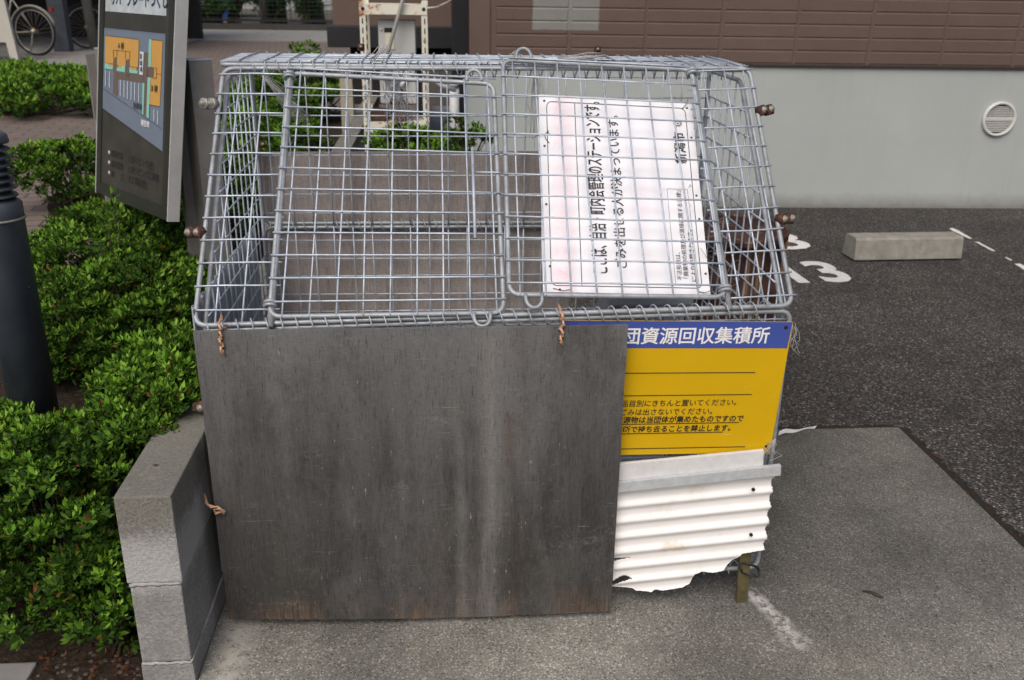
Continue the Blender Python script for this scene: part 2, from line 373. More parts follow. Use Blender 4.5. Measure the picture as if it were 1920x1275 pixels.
redm = plain('red_plastic', (.32,.02,.015), .5, 0, .2, 20)
def mk_net():
    t = MT('clear_vinyl', (.62,.62,.62), .35, 0, .5); t.b.inputs['Transmission Weight'].default_value = .35; return t.m
netm = mk_net()
mapbg = plain('map_blue_grey', (.155,.195,.255), .45, 0, .07, 8)
mapor = plain('map_orange', (.56,.31,.075), .45, 0, .05, 8)
mapte = plain('map_mint', (.24,.55,.44), .45, 0, .05, 8)
mapbr = plain('map_brown', (.145,.108,.085), .45, 0, .06, 8)
boardm = plain('bronze_board', (.050,.048,.038), .5, .2, .25, 9, .2, 120)
boardf = plain('bronze_board_frame', (.028,.032,.024), .5, .2, .2, 9)
titm = plain('title_plate', (.42,.47,.49), .5, 0, .3, 14)
titb = plain('navy_lettering', (.025,.03,.10), .5, 0, .1)

# ------------------------------------------------------------------ mesh builder
class MB:
    def __init__(s): s.v = []; s.f = []; s.mi = []; s.k = 0; s.sm = []
    def add(s, vs, fs, smooth=False):
        o = len(s.v); s.v += [tuple(v) for v in vs]
        for f in fs: s.f.append([i+o for i in f]); s.mi.append(s.k); s.sm.append(smooth)
        return s
    def box(s, a, b, M=None, bev=0.):
        """box a..b (optionally transformed by M), with chamfered edges when bev > 0"""
        a = Vector(a); b = Vector(b); c = (a+b)/2; h = (b-a)/2
        if not bev:
            vs = [Vector((c.x+h.x*i, c.y+h.y*j, c.z+h.z*k)) for i in (-1,1) for j in (-1,1) for k in (-1,1)]
            fs = [(0,1,3,2),(4,6,7,5),(0,4,5,1),(2,3,7,6),(0,2,6,4),(1,5,7,3)]
        else:
            bm = bmesh.new(); bmesh.ops.create_cube(bm, size=1)
            for v in bm.verts: v.co = Vector((c.x+2*h.x*v.co.x, c.y+2*h.y*v.co.y, c.z+2*h.z*v.co.z))
            bmesh.ops.bevel(bm, geom=list(bm.edges), offset=bev, segments=2, affect='EDGES', profile=.6)
            bm.verts.index_update(); vs = [v.co.copy() for v in bm.verts]; fs = [[v.index for v in f.verts] for f in bm.faces]; bm.free()
        if M is not None: vs = [M @ v for v in vs]
        return s.add(vs, fs)
    def tube(s, pts, r, n=8, closed=False, cap=True, rs=None):
        pts = [Vector(p) for p in pts]; N = len(pts); T = []
        for i in range(N):
            if closed: d = pts[(i+1) % N] - pts[i-1]
            else: d = pts[min(i+1, N-1)] - pts[max(i-1, 0)]
            T.append(d.normalized() if d.length > 1e-9 else Vector((0,0,1)))
        up = Vector((0,0,1)) if abs(T[0].z) < .9 else Vector((1,0,0))
        A = T[0].cross(up).normalized(); vs = []
        for i in range(N):
            A = (A - T[i]*A.dot(T[i])).normalized(); B = T[i].cross(A); rr = rs[i] if rs else r
            for k in range(n):
                a = 2*math.pi*k/n; vs.append(pts[i] + (A*math.cos(a) + B*math.sin(a))*rr)
        fs = []
        for i in range(N if closed else N-1):
            j = (i+1) % N
            for k in range(n):
                l = (k+1) % n; fs.append((i*n+k, j*n+k, j*n+l, i*n+l))
        if not closed and cap: fs += [tuple(range(n)), tuple((N-1)*n+k for k in reversed(range(n)))]
        return s.add(vs, fs, True)
    def prism(s, poly, d):
        """closed polygon (3-D points) extruded by vector d"""
        n = len(poly); P = [Vector(p) for p in poly]; Q = [p+Vector(d) for p in P]
        return s.add(P+Q, [tuple(range(n)), tuple(reversed(range(n, 2*n)))] + [(i, i+n, (i+1) % n+n, (i+1) % n) for i in range(n)])
    def lathe(s, c, prof, n=24, axis=None):
        c = Vector(c); ax = Vector(axis or (0,0,1)).normalized()
        A = ax.cross(Vector((0,1,0)) if abs(ax.y) < .9 else Vector((1,0,0))).normalized(); B = ax.cross(A); vs = []
        for r, z in prof:
            for k in range(n):
                a = 2*math.pi*k/n; vs.append(c + ax*z + (A*math.cos(a)+B*math.sin(a))*r)
        fs = [(i*n+k, i*n+(k+1) % n, (i+1)*n+(k+1) % n, (i+1)*n+k) for i in range(len(prof)-1) for k in range(n)]
        fs += [tuple(reversed(range(n))), tuple((len(prof)-1)*n+k for k in range(n))]
        return s.add(vs, fs, True)
OFF = {}
def woff(o):
    p = Vector((0,0,0))
    while o is not None: p = p + o.location; o = o.parent
    return p
def tag(o, label=None, cat=None, group=None, kind=None):
    for k, v in (('label', label), ('category', cat), ('group', group), ('kind', kind)):
        if v: o[k] = v
    return o
def empty(name, loc, label, cat, group=None):
    o = bpy.data.objects.new(name, None); COL.objects.link(o); o.location = loc; o.empty_display_size = .1
    return tag(o, label, cat, group)
def obj(name, mb, mats, parent=None, loc=None, normals=True):
    """links a builder's content as one mesh object; vertices are given in world space"""
    off = woff(parent) if parent else Vector(loc or (0,0,0))
    me = bpy.data.meshes.new(name)
    me.from_pydata([(v[0]-off.x, v[1]-off.y, v[2]-off.z) for v in mb.v], [], mb.f)
    for mm in (mats if isinstance(mats, (list, tuple)) else [mats]): me.materials.append(mm)
    me.polygons.foreach_set('material_index', mb.mi); me.polygons.foreach_set('use_smooth', mb.sm)
    if normals and len(mb.v) < 200000:
        bm = bmesh.new(); bm.from_mesh(me); bmesh.ops.recalc_face_normals(bm, faces=bm.faces); bm.to_mesh(me); bm.free()
    me.update()
    o = bpy.data.objects.new(name, me); COL.objects.link(o)
    if parent: o.parent = parent
    else: o.location = off
    return o
def structure(name, mb, mats): o = obj(name, mb, mats); o['kind'] = 'structure'; return o
def autosmooth(o, a=35):
    return o

def text_mb(mb, body, size, M, bold=0., shear=0., sx=1., align='LEFT', spacing=1.):
    """adds lettering to mb; M maps the text plane (x right, y up) into the world"""
    c = bpy.data.curves.new('lettering', 'FONT'); c.body = body; c.size = size; c.offset = bold; c.shear = shear
    c.align_x = align; c.resolution_u = 3; c.space_character = spacing
    o = bpy.data.objects.new('lettering', c); COL.objects.link(o)
    bpy.context.view_layer.update()
    me = bpy.data.meshes.new_from_object(o.evaluated_get(bpy.context.evaluated_depsgraph_get()))
    mb.add([M @ Vector((v.co.x*sx, v.co.y, 0)) for v in me.vertices], [tuple(p.vertices) for p in me.polygons])
    w_ = max((v.co.x*sx for v in me.vertices), default=0)
    bpy.data.objects.remove(o); bpy.data.curves.remove(c); bpy.data.meshes.remove(me)
    return w_
def frame(o, x, y):
    """matrix with text x axis along x, text y axis along y, origin o"""
    x = Vector(x).normalized(); y = Vector(y); y = (y - x*y.dot(x)).normalized(); z = x.cross(y)
    m_ = Matrix.Identity(4)
    for i in range(3): m_[i][0] = x[i]; m_[i][1] = y[i]; m_[i][2] = z[i]; m_[i][3] = o[i]
    return m_

# ------------------------------------------------------------------ ground
PZ = .30      # the brick forecourt and planter lie higher than the car park
g = MB(); g.add([(-150,-60,-.02),(150,-60,-.02),(150,200,-.02),(-150,200,-.02)], [(0,1,2,3)]); structure('ground', g, concl)
WALLX0, WALLX1 = -.126, -.018
g = MB(); g.add([(-.125,-9,-.007),(60,-9,-.007),(60,4.25,-.007),(-.125,6.6,-.007)], [(0,1,2,3)]); structure('parking_lot', g, asph)
SX, SY = 2.03, .875
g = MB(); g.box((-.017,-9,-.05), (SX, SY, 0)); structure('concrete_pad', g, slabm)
# dirt-filled joint round the pad
g = MB(); vs = []
path = [(1.27, SY), (1.5, SY+.001), (1.8, SY), (SX, SY), (SX, .6), (SX, .3), (SX, 0), (SX, -.4), (SX, -1)]
pts = []
for (x0, y0), (x1, y1) in zip(path, path[1:]):
    for k in range(14): pts.append((x0+(x1-x0)*k/14, y0+(y1-y0)*k/14))
for x, y in pts:
    q = .020 + .026*random.random()
    ox, oy = (0, 1) if (y >= SY-.0001 and x < SX-.01) else (1, 0)
    vs += [(x, y, -.004), (x+ox*q, y+oy*q, -.0055)]
g.add(vs, [(2*i, 2*i+1, 2*i+3, 2*i+2) for i in range(len(pts)-1)]); structure('joint_soil', g, plain('wet_dirt', (.014,.012,.009), .95, 0, .6, 60, .8, 150))
# planter soil and forecourt
g = MB()
ys = [-.16, .3, .9, 1.5, 3, 6.6]; zs = [.015, .10, .2, .27, PZ-.01, PZ-.01]
xl = [-1.3, -1.2, -1.0, -1.0, -1.5, -1.5]
xs = 9; vs = []
for y, z, x0 in zip(ys, zs, xl):
    for k in range(xs): vs.append((x0+(-.126-x0)*k/(xs-1), y+random.uniform(-.02,.02), z+random.uniform(-.012,.012)))
g.add(vs, [(i*xs+k, i*xs+k+1, (i+1)*xs+k+1, (i+1)*xs+k) for i in range(len(ys)-1) for k in range(xs-1)]); g.add([(-.365,-.9,.008),(-.126,-.9,.008),(-.126,-.15,.013),(-.365,-.15,.013)], [(0,1,2,3)]); structure('planter_soil', g, soilm)
g = MB(); g.box((-40, 1.0, -.02), (-.98, 16.6, PZ-.012)); g.box((-1.279, 6.6, -.02), (.3, 16.6, PZ-.002)); structure('brick_forecourt', g, brickm)
g = MB(); g.box((-40, 16.603, -.02), (6, 21, PZ+.004)); structure('far_pavement', g, concl)
g = MB(); g.box((-2.5, -.9, -.02), (-.36, -.16, .02), None, .006); structure('pavement_edge', g, concl)
g = MB(); g.box((-40, 21.4, -.02), (40, 120, PZ-.05)); structure('far_ground', g, plain('far_dirt', (.10,.09,.075), .95, 0, .3, 2))

# ------------------------------------------------------------------ painted markings on the car park
def wobble(mb, s): mb.v = [(x+random.uniform(-s,s), y+random.uniform(-s,s), z) for x, y, z in mb.v]; return mb
g = MB(); M = Matrix.Translation((2.185, 2.485, -.003)) @ Matrix.Rotation(R(3), 4, 'Z')
text_mb(g, '3', .50, M @ Matrix.Translation((.235,0,0)), .014, 0, .80); text_mb(g, '1', .50, M @ Matrix.Translation((.03,0,0)), .014, 0, .80); structure('parking_number', g, mk_fresh())
g = MB(); M = Matrix.Translation((2.375, 3.10, -.003)) @ Matrix.Rotation(R(3), 4, 'Z')
text_mb(g, '3', .52, M, .006, 0, 1.12); structure('faded_parking_number', g, wpaint)
g = MB(); pa = [onz(1785,427), onz(1850,452), onz(1885,480), onz(1925,503), onz(2030,566)]
for a, b, wd in ((0,.24,.026),(.31,.50,.015),(.62,.68,.013),(.74,1,.032)):
    A = Vector((3.665,3.56,-.003)); D = Vector((-.06,-1.05,0))
    n_ = 7; vs = []
    for k in range(n_+1):
        p_ = A+D*(a+(b-a)*k/n_); hw = wd*random.uniform(.5,1)
        vs += [p_+Vector((-hw,0,0)), p_+Vector((hw*.6,0,0))]
    g.add(vs, [(2*i,2*i+1,2*i+3,2*i+2) for i in range(n_)])
structure('bay_line', g, wpaint)

# wheel stop
g = MB(); WA = R(2)
prof = [(-.075,.012),(-.064,.118),(-.052,.130),(.05,.130),(.062,.118),(.075,.012)]
M = Matrix.Translation((3.03, 2.93, -.007)) @ Matrix.Rotation(WA, 4, 'Z')
vs = []; xs_ = [(-.31,.85),(-.30,1.),(.30,1.),(.31,.85)]
for x, s in [(-.302,.0),(-.29,1),(.30,1),(.312,.96)]:
    for y, z in prof:
        vs.append(M @ Vector((x, y, z)))
n_ = len(prof)
g.add(vs, [(i*n_+k, i*n_+k+1, (i+1)*n_+k+1, (i+1)*n_+k) for i in range(3) for k in range(n_-1)] + [tuple(reversed(range(n_))), tuple(3*n_+k for k in range(n_))] + [(i*n_, (i+1)*n_, (i+1)*n_+n_-1, i*n_+n_-1) for i in range(3)])
ws = empty('wheel_stop', (3.03,2.93,-.007), 'low grey concrete wheel stop lying on the asphalt behind the painted 13', 'wheel stop')
obj('stop_block', g, concm, ws)
g = MB(); g.box((-.28,-.066,0), (.29,.066,.0125), M); obj('rubber_pad', g, rubber, ws)

# ------------------------------------------------------------------ block wall (retaining the planter)
bw = empty('block_wall', (-.07,-.2,0), 'low concrete block wall holding the azalea bed beside the mesh cage', 'wall')
g = MB()
def course(z0, z1, x0, x1, y0, y1, L=.40):
    y = y0; k = 0
    while y < y1-.01:
        e = min(y+L, y1); g.box((x0, y+(0.0015 if k else 0), z0), (x1, e-.0015, z1), None, .004); y = e; k += 1
course(.253, .45, WALLX0, WALLX1, -.225, 6.5)
course(.058, .245, WALLX0+.004, WALLX1-.004, -.223, 6.5)
course(-.12, .052, WALLX0+.001, WALLX1-.001, -.224, 6.5)
obj('blocks', g, blockm, bw)
g = MB(); g.box((WALLX0+.008,-.214,-.1), (WALLX1-.006, 6.49, .448))
# rough bed joints
for z in (.249, .055):
    pts = [(WALLX0+.004+.1*k/14, -.2215-.002*random.random(), z+random.uniform(-.002,.002)) for k in range(15)]
    g.tube(pts, .004, 6, rs=[.0025+.003*random.random() for _ in pts])
    pts = [(WALLX1-.0045, -.222+.05*k, z+random.uniform(-.002,.002)) for k in range(20)]
    g.tube(pts, .0035, 6, rs=[.0025+.002*random.random() for _ in pts])
obj('mortar', g, plain('mortar', (.36,.355,.34), .9, 0, .25, 30, .5, 200), bw)

# ------------------------------------------------------------------ brown-sided building on the right
WAN = -.0263; WY0 = 4.2192
def wl(x, z, off=0.):     # point on the building's front face
    c_, s_ = math.cos(WAN), math.sin(WAN)
    return Vector((x + s_*off, WY0 + x*math.tan(WAN) - c_*off, z))
bd = empty('apartment_building', (3,4.3,0), 'apartment building with brown panel siding above a pale grey rendered base', 'building')
XL, XR, ZF = .70, 14., .906
g = MB()
def slabq(x0, x1, z0, z1, o0, o1):
    p = [wl(x0,z0,o0), wl(x1,z0,o0), wl(x1,z0,o1), wl(x0,z0,o1), wl(x0,z1,o0), wl(x1,z1,o0), wl(x1,z1,o1), wl(x0,z1,o1)]
    g.add(p, [(0,1,2,3),(7,6,5,4),(0,4,5,1),(1,5,6,2),(2,6,7,3),(3,7,4,0)])
slabq(XL-.03, XR, -.1, ZF-.012, -.35, 0); slabq(XL-.03, XR, ZF-.012, ZF+.002, -.35, -.012)
obj('foundation', g, fndm, bd)
# low reveal line and pin holes belong to the render
g = MB(); slabq(XL+.02, XR, ZF+.003, 5.4, -.4, .004); obj('wall', g, sidm, bd)
g = MB(); slabq(XL, XR, ZF-.004+.008, ZF+.014, -.02, .024); obj('drip_strip', g, plain('dark_brown_flashing', (.05,.035,.03), .5), bd)
g = MB(); pit, row = .478, .0785; x = 1.794-pit*2; xc = [XL]
x0s = [1.794-pit*2+.015] + [1.794+pit*k for k in range(-1, 24)]
def panel(x0, x1, z0, z1, o=.004, h=.0045, b=.006):
    p = [wl(x0,z0,o), wl(x1,z0,o), wl(x1,z1,o), wl(x0,z1,o), wl(x0+b,z0+b,o+h), wl(x1-b,z0+b,o+h), wl(x1-b,z1-b,o+h), wl(x0+b,z1-b,o+h)]
    g.add(p, [(4,5,6,7),(0,1,5,4),(1,2,6,5),(2,3,7,6),(3,0,4,7)])
for i, (a, b) in enumerate(zip(x0s, x0s[1:])):
    gl = .010 if i % 2 else .006; gr = .006 if i % 2 else .010
    for k in range(34):
        z0 = ZF+.016+row*k
        panel(a+gl, b-gr, z0+.0018, z0+row-.0018)
obj('siding_panels', g, sidm, bd, normals=False)
g = MB(); slabq(XL-.004, XL+.122, ZF+.0155, 5.4, -.3, .019); obj('corner_trim', g, sidm, bd)
# round wall vent
vt = empty('wall_vent', wl(4.165,.59,.01), 'round white louvred vent on the grey rendered foundation', 'vent')
VC = wl(4.165,.59); VX = (wl(1,0)-wl(0,0)).normalized(); VN = Vector((math.sin(WAN), -math.cos(WAN), 0)); VZ = Vector((0,0,1))
def vp(a, b, o): return VC + VX*a + VZ*b + VN*o
g = MB(); ring = []
for k in range(40):
    a = 2*math.pi*k/40; ring.append((math.cos(a), math.sin(a)))
RV = .112
prof = [(RV,0.002),(RV,.018),(RV-.006,.024),(RV-.014,.024),(RV-.018,.016),(RV-.018,.002)]
vs = [vp(c_*r, s_*r, o) for r, o in prof for c_, s_ in ring]
g.add(vs, [(i*40+k, i*40+(k+1) % 40, (i+1)*40+(k+1) % 40, (i+1)*40+k) for i in range(5) for k in range(40)], True)
obj('vent_ring', g, plain('vent_plastic', (.62,.63,.62), .5, 0, .06), vt)
g = MB(); g.add([vp(c_*(RV-.017), s_*(RV-.017), .004) for c_, s_ in ring], [tuple(range(40))]); obj('vent_opening', g, darkin, vt)
g = MB(); rr = RV-.017
for k in range(-8, 9):
    b = k*.0112
    if abs(b) > rr-.006: continue
    hw = math.sqrt(rr*rr-b*b)-.001; th = .0085 if k == 0 else .0024
    vs = [vp(-hw,b-th,.015), vp(hw,b-th,.015), vp(hw,b+th,.009 if k else .015), vp(-hw,b+th,.009 if k else .015)]
    vs += [v_ - VN*.003 for v_ in vs]
    g.add(vs, [(0,1,2,3),(7,6,5,4),(0,4,5,1),(2,6,7,3)])
obj('louvres', g, plain('vent_louvre_plastic', (.55,.55,.53), .5, 0, .06), vt)

# recessed part of the building on the left: brown balcony wall over a dark band and a dark opening
g = MB(); bz = empty('balcony', (.3,7,PZ), 'brown balcony front over a black sill band in the shaded recess', 'balcony')
g.box((-.43,6.98,1.0), (1.6,7.2,3.6)); obj('balcony_wall', g, sidm, bz)
g = MB(); g.box((-.48,6.9,.815), (1.6,7.25,.998), None, .005); obj('sill_band', g, navyd, bz)
g = MB(); g.box((-.30,7.1,PZ), (1.6,7.3,.814)); g.box((.9, 4.9, PZ-.2), (1.0, 7.0, 3.2)); obj('recess_wall', g, darkin, bz)  # near-black colour stands in for the deep shade below the band
g = MB(); g.box((.35,7.09,PZ), (1.5,7.0,.70)); obj('base_panel', g, plain('grey_brown_panel', (.10,.085,.075), .7), bz)
pl = empty('drain_column', (.64,5.0,PZ-.2), 'dark square column with a white drain pipe at the corner of the building', 'column')
g = MB(); g.box((.60,5.0,.0), (.78,5.2,3.2), None, .005); obj('column_shaft', g, navyd, pl)
c0 = ony(852,200,4.75)
g = MB(); g.tube([(c0.x,4.75,.0),(c0.x,4.75,.73)], .034, 16); g.tube([(c0.x,4.75,.70),(c0.x,4.75,.745)], .038, 16); obj('drain_pipe', g, pvcw, pl)

# ------------------------------------------------------------------ slotted rack with the grey cabinet
RY = 3.75
rk = empty('slotted_rack', (.24,RY,0), 'rust stained cream slotted steel rack behind the cage', 'rack')
x0, x1 = .062, .444; D = .30
def angle(mb, x, y, sx, sy, z0, z1, w_=.034, t=.0025):
    mb.box((min(x,x+sx*w_), min(y,y+sy*t), z0), (max(x,x+sx*w_), max(y,y+sy*t), z1))
    mb.box((min(x,x+sx*t), min(y,y+sy*w_)+.003, z0), (max(x,x+sx*t), max(y,y+sy*w_)+.003, z1))
for (x, y, sx, sy) in ((x0,RY,1,1),(x1,RY,-1,1),(x0,RY+D,1,-1),(x1,RY+D,-1,-1)):
    g = MB(); angle(g, x, y, sx, sy, -.01, 1.27); g.k = 1
    yo = .0035 if y == RY else .0065
    for k in range(18):
        z = 1.20-k*.052; g.box((x+sx*.013, y-yo, z), (x+sx*.019, y-yo+.0025, z+.03))
    obj('upright', g, [rackm, darkin], rk)
for z in (1.198, .545):
    g = MB(); g.box((x0+.002,RY-.0045,z), (x1-.002,RY-.0015,z+.055)); g.box((x0+.004,RY,z+.052), (x1-.004,RY+D,z+.0545)); g.box((x0+.002,RY+D+.002,z), (x1-.002,RY+D+.005,z+.05)); shf = obj('shelf', g, rackm, rk)
    for x in (x0+.02, x1-.02):
        g = MB(); g.lathe((x,RY-.006,z+.03), [(.011,0),(.011,.003)], 6, (0,1,0)); obj('shelf_bolt', g, darkin, shf)
cb = empty('meter_cabinet', (.27,RY+.1,.62), 'grey metal cabinet with a small window inside the cream rack', 'cabinet')
g = MB(); g.box((.160,RY+.06,.70), (.372,RY+.24,1.165), None, .006); obj('cabinet_body', g, greybox, cb)
g = MB(); g.box((.200,RY+.054,1.005), (.252,RY+.061,1.118), None, .002); obj('meter_window', g, plain('window_cream', (.60,.58,.44), .4), cb)
g = MB(); g.box((.196,RY+.0515,1.10), (.256,RY+.0605,1.124)); obj('window_hood', g, darkin, cb)
g = MB(); g.lathe((.178,RY+.057,1.115), [(.006,0),(.006,.004)], 10, (0,-1,0)); obj('cabinet_lock', g, steelm, cb)
cp = tag(obj('conduit', MB().tube([(.205,RY+.01,.95),(.225,RY-.02,1.02),(.30,RY-.03,1.25),(.36,RY-.03,1.45),(.37,RY,1.75),(.37,RY+.3,1.8)], .0105, 10), plain('grey_conduit', (.36,.36,.35), .5)), 'grey conduit slanting up in front of the meter cabinet', 'conduit')
pp = empty('pipe_elbows', (.27,RY+.05,.7), 'white pipe elbows with black hoses under the grey cabinet', 'pipes')
for x in (.235, .285):
    g = MB(); g.tube([(x+.045,RY+.06,.86),(x+.02,RY+.04,.835),(x,RY+.03,.80)], .013, 10); obj('pipe', g, pvcw, pp)
    g = MB(); g.tube([(x,RY+.03,.81),(x,RY+.03,.73)], .007, 8); g.lathe((x,RY+.03,.70), [(.012,0),(.022,.012),(.012,.03),(.006,.045)], 12); obj('hose', g, rubber, pp)
g = MB(); g.tube([(.47,RY+.1,.84),(.52,RY+.1,.80),(.60,RY+.25,.76)], .014, 10); obj('pipe', g, pvcw, pp)
rp = tag(obj('rusty_box', MB().box((.10,RY+.03,.602), (.20,RY+.2,.66), None, .008).box((.24,RY+.03,.602), (.31,RY+.2,.645), None, .006), rustB), 'rusty metal boxes lying on the lower shelf of the cream rack', 'box')
ch = tag(obj('plastic_chain', MB().tube([(.45,RY-.01,1.235),(.50,RY+.2,1.235),(.58,RY+.7,1.26),(.62,RY+1.2,1.285)], .006, 6), rackm), 'cream chain from the rack to the dark column', 'chain')
po = empty('block_pillar', (-.15,5.15,PZ), 'short beige block pillar at the end of the wall', 'pillar')
g = MB(); g.box((-.205,5.1,PZ-.3), (-.115,5.22,.735), None, .004); obj('pillar_shaft', g, beigem, po)
g = MB(); g.box((-.212,5.093,.736), (-.108,5.227,.755), None, .004); obj('pillar_cap', g, concl, po)

# ------------------------------------------------------------------ foliage
def leaf_arrays(P, A, n, L, wd, el=(.25,1.05), young=.25, jit=.35):
    """whorls of n leaves at points P with axes A -> verts, tri faces, material index"""
    N = len(P)
    A = A/np.linalg.norm(A, axis=1, keepdims=True)
    ref = np.where(np.abs(A[:,2:3]) < .9, np.array([[0,0,1.]]), np.array([[1.,0,0]]))
    U = np.cross(A, ref); U /= np.linalg.norm(U, axis=1, keepdims=True); V = np.cross(A, U)
    ph = RNG.uniform(0, 6.28, (N,1)) + np.arange(n)[None]*2.399 + RNG.normal(0,.2,(N,n))
    e = np.linspace(el[0], el[1], n)[None] + RNG.normal(0, .15, (N,n))      # angle up from the whorl plane
    ll = L*RNG.uniform(.5,1.2,(N,n))*RNG.uniform(.65,1.25,(N,1)); 
    h = U[:,None]*np.cos(ph)[...,None] + V[:,None]*np.sin(ph)[...,None]
    d = h*np.cos(e)[...,None] + A[:,None]*np.sin(e)[...,None]
    s = np.cross(A[:,None].repeat(n,1), h); nn = np.cross(s, d)
    b = P[:,None] + RNG.normal(0, L*jit*.3, (N,n,3))
    w_ = wd*ll/L
    tip = b + d*ll[...,None] - nn*(ll*.12)[...,None]
    l_ = b + d*(ll*.62)[...,None] + s*w_[...,None]*.5 + nn*(w_*.18)[...,None]
    r_ = b + d*(ll*.62)[...,None] - s*w_[...,None]*.5 + nn*(w_*.18)[...,None]
    mid = b + d*(ll*.55)[...,None]
    vs = np.stack([b, l_, tip, r_, mid], 2).reshape(-1,3); K = N*n
    i = np.arange(K)*5
    f = np.stack([i,i+4,i+1, i+1,i+4,i+2, i,i+3,i+4, i+3,i+2,i+4], 1).reshape(-1,3)
    isy = (RNG.random(N) < np.broadcast_to(young, (N,)))[:,None] & (np.arange(n)[None] >= n*0.45)
    mi = np.repeat(isy.reshape(-1).astype(np.int32), 4)
    return vs, f, mi
def tri_obj(name, vs, f, mi, mats, parent):
    off = woff(parent) if parent else Vector((0,0,0)); vs = vs - np.array(off)[None]
    me = bpy.data.meshes.new(name); me.vertices.add(len(vs)); me.vertices.foreach_set('co', vs.astype(np.float32).ravel())
    me.loops.add(len(f)*3); me.loops.foreach_set('vertex_index', f.astype(np.int32).ravel())
    me.polygons.add(len(f)); me.polygons.foreach_set('loop_start', np.arange(0, len(f)*3, 3, dtype=np.int32))
    for mm in mats: me.materials.append(mm)
    me.polygons.foreach_set('material_index', mi.astype(np.int32)); me.update(calc_edges=True); me.validate()
    o = bpy.data.objects.new(name, me); COL.objects.link(o)
    if parent: o.parent = parent
    return o
def bush(c, r, label, dens=1500, L=.026, n=9, young=.25, lobes=16, zmin=-.35, name='azalea_shrub', mats=None, group='azalea shrubs', cat='shrub', low=None, ratio=.42):
    c = np.array(c, float); r = np.array(r, float)
    root = empty(name, tuple(c - np.array([0,0,r[2]*.8])), label, cat, group)
    area = 4*math.pi*(((r[0]*r[1])**1.6+(r[0]*r[2])**1.6+(r[1]*r[2])**1.6)/3)**(1/1.6)*.7
    cr = L*2.6                                   # radius of one spray of whorls
    K = max(12, int(area/(cr*cr*2.1)))
    kd = RNG.normal(0,1,(K*3,3)); kd /= np.linalg.norm(kd,axis=1,keepdims=True); kd = kd[kd[:,2] > zmin][:K]; K = len(kd)
    kr = RNG.uniform(.80,1.06,K); kc = c + kd*(r-cr*.6)*kr[:,None]
    per = max(6, int(dens*area/K*1.15)); ks = RNG.uniform(.7,1.35,K)
    kid = np.repeat(np.arange(K), per); N = len(kid)
    q = RNG.normal(0,1,(N,3)); q[:,2] = np.abs(q[:,2])*.9-.25; q /= np.linalg.norm(q,axis=1,keepdims=True)
    base_n = kd/r; base_n /= np.linalg.norm(base_n,axis=1,keepdims=True)
    q = q + base_n[kid]*.45; q /= np.linalg.norm(q,axis=1,keepdims=True)
    rr_ = cr*ks[kid]*RNG.uniform(.55,1.0,N)
    P = kc[kid] + q*rr_[:,None]*np.array([1,1,.75])
    ni = N//4                                     # sparse inner leaves
    di = RNG.normal(0,1,(ni,3)); di /= np.linalg.norm(di,axis=1,keepdims=True)
    P = np.concatenate([P, c + di*r*RNG.uniform(.35,.8,(ni,1))]); q = np.concatenate([q, di])
    hgt = np.concatenate([q[:N,2], np.full(ni,-1.)]) ; kyoung = np.concatenate([RNG.uniform(0,1,K)[kid], np.zeros(ni)])
    keep = P[:,2] > (low if low is not None else c[2]-r[2]*.9); P = P[keep]; q = q[keep]; hgt = hgt[keep]; kyoung = kyoung[keep]
    A = q*.6 + np.array([0,0,.75]) + RNG.normal(0,.28,q.shape)
    young = np.clip((hgt-.05)*1.5,0,1)*(kyoung < young*2.4)*.95 + .05  # pale leaves on spray tops: new growth, plus top light put into colour
    vs, f, mi = leaf_arrays(P, A, n, L, L*ratio, young=young)
    tri_obj('foliage', vs, f, mi, mats or [leafA, leafT], root)
    g = MB(); base = Vector(c - np.array([0,0,r[2]*.85]))
    idx = RNG.choice(len(P), min(len(P), 60), replace=False)
    for i in idx:
        q = Vector(P[i]); mid = base.lerp(q, .5) + Vector(RNG.normal(0,.03,3))*float(r[0])
        st = base + Vector((RNG.normal(0,r[0]*.2), RNG.normal(0,r[1]*.2), 0))
        g.tube([st, mid, q], .004, 5, cap=False, rs=[.0045*max(1, L/.026), .003*max(1, L/.026), .0015*max(1, L/.026)])
    obj('stems', g, twigm, root, normals=False)
    return root
bush((-.21,-.10,.11), (.085,.10,.15), 'low leafy tip of azalea touching the gravel by the wall end', 3400, .021, 10, .5, low=.0)
bush((-.37,.07,.20), (.235,.275,.30), 'azalea shrub spilling down beside the near end of the block wall', 3400, .021, 10, .28, low=.0)
bush((-.170,.28,.44), (.145,.25,.125), 'azalea shrub with pale shoots leaning over the block wall top', 3400, .021, 10, .5, low=.25)
bush((-.74,.36,.17), (.30,.30,.20), 'azalea shrub in front of the dark bollard light at the left edge', 2900, .022, 9, .3, low=.05)
bush((-.52,1.12,.28), (.36,.33,.25), 'azalea shrub between the bollard light and the wire cage', 2900, .022, 9, .25)
bush((-.70,1.72,.36), (.34,.42,.24), 'azalea shrub with a tall pale sprig below the map board', 2500, .023, 9, .35)
bush((-.48,1.55,.30), (.26,.36,.20), 'azalea shrub growing round the right foot of the map board', 2500, .023, 9, .25)
bush((-1.28,2.85,.47), (.36,.28,.16), 'azalea shrub at the edge of the brick path left of the map board', 1400, .028, 9, .35)
bush((-.72,2.50,.38), (.42,.45,.27), 'azalea shrub directly behind the map board', 1200, .028, 9, .3)
bush((-.42,3.25,.44), (.30,.55,.30), 'azalea shrub behind the left side of the wire cage', 1100, .03, 8, .35)
bush((-.62,4.40,.48), (.32,.55,.34), 'azalea shrub next to the beige block pillar', 900, .034, 8, .35)
bush((-.56,6.1,.52), (.28,.40,.36), 'lighter azalea shrub under the black balcony band', 700, .042, 8, .6)
bush((-.88,5.8,.46), (.22,.35,.22), 'small pale azalea shrub at the brick path edge behind the cage top', 700, .04, 8, .6)
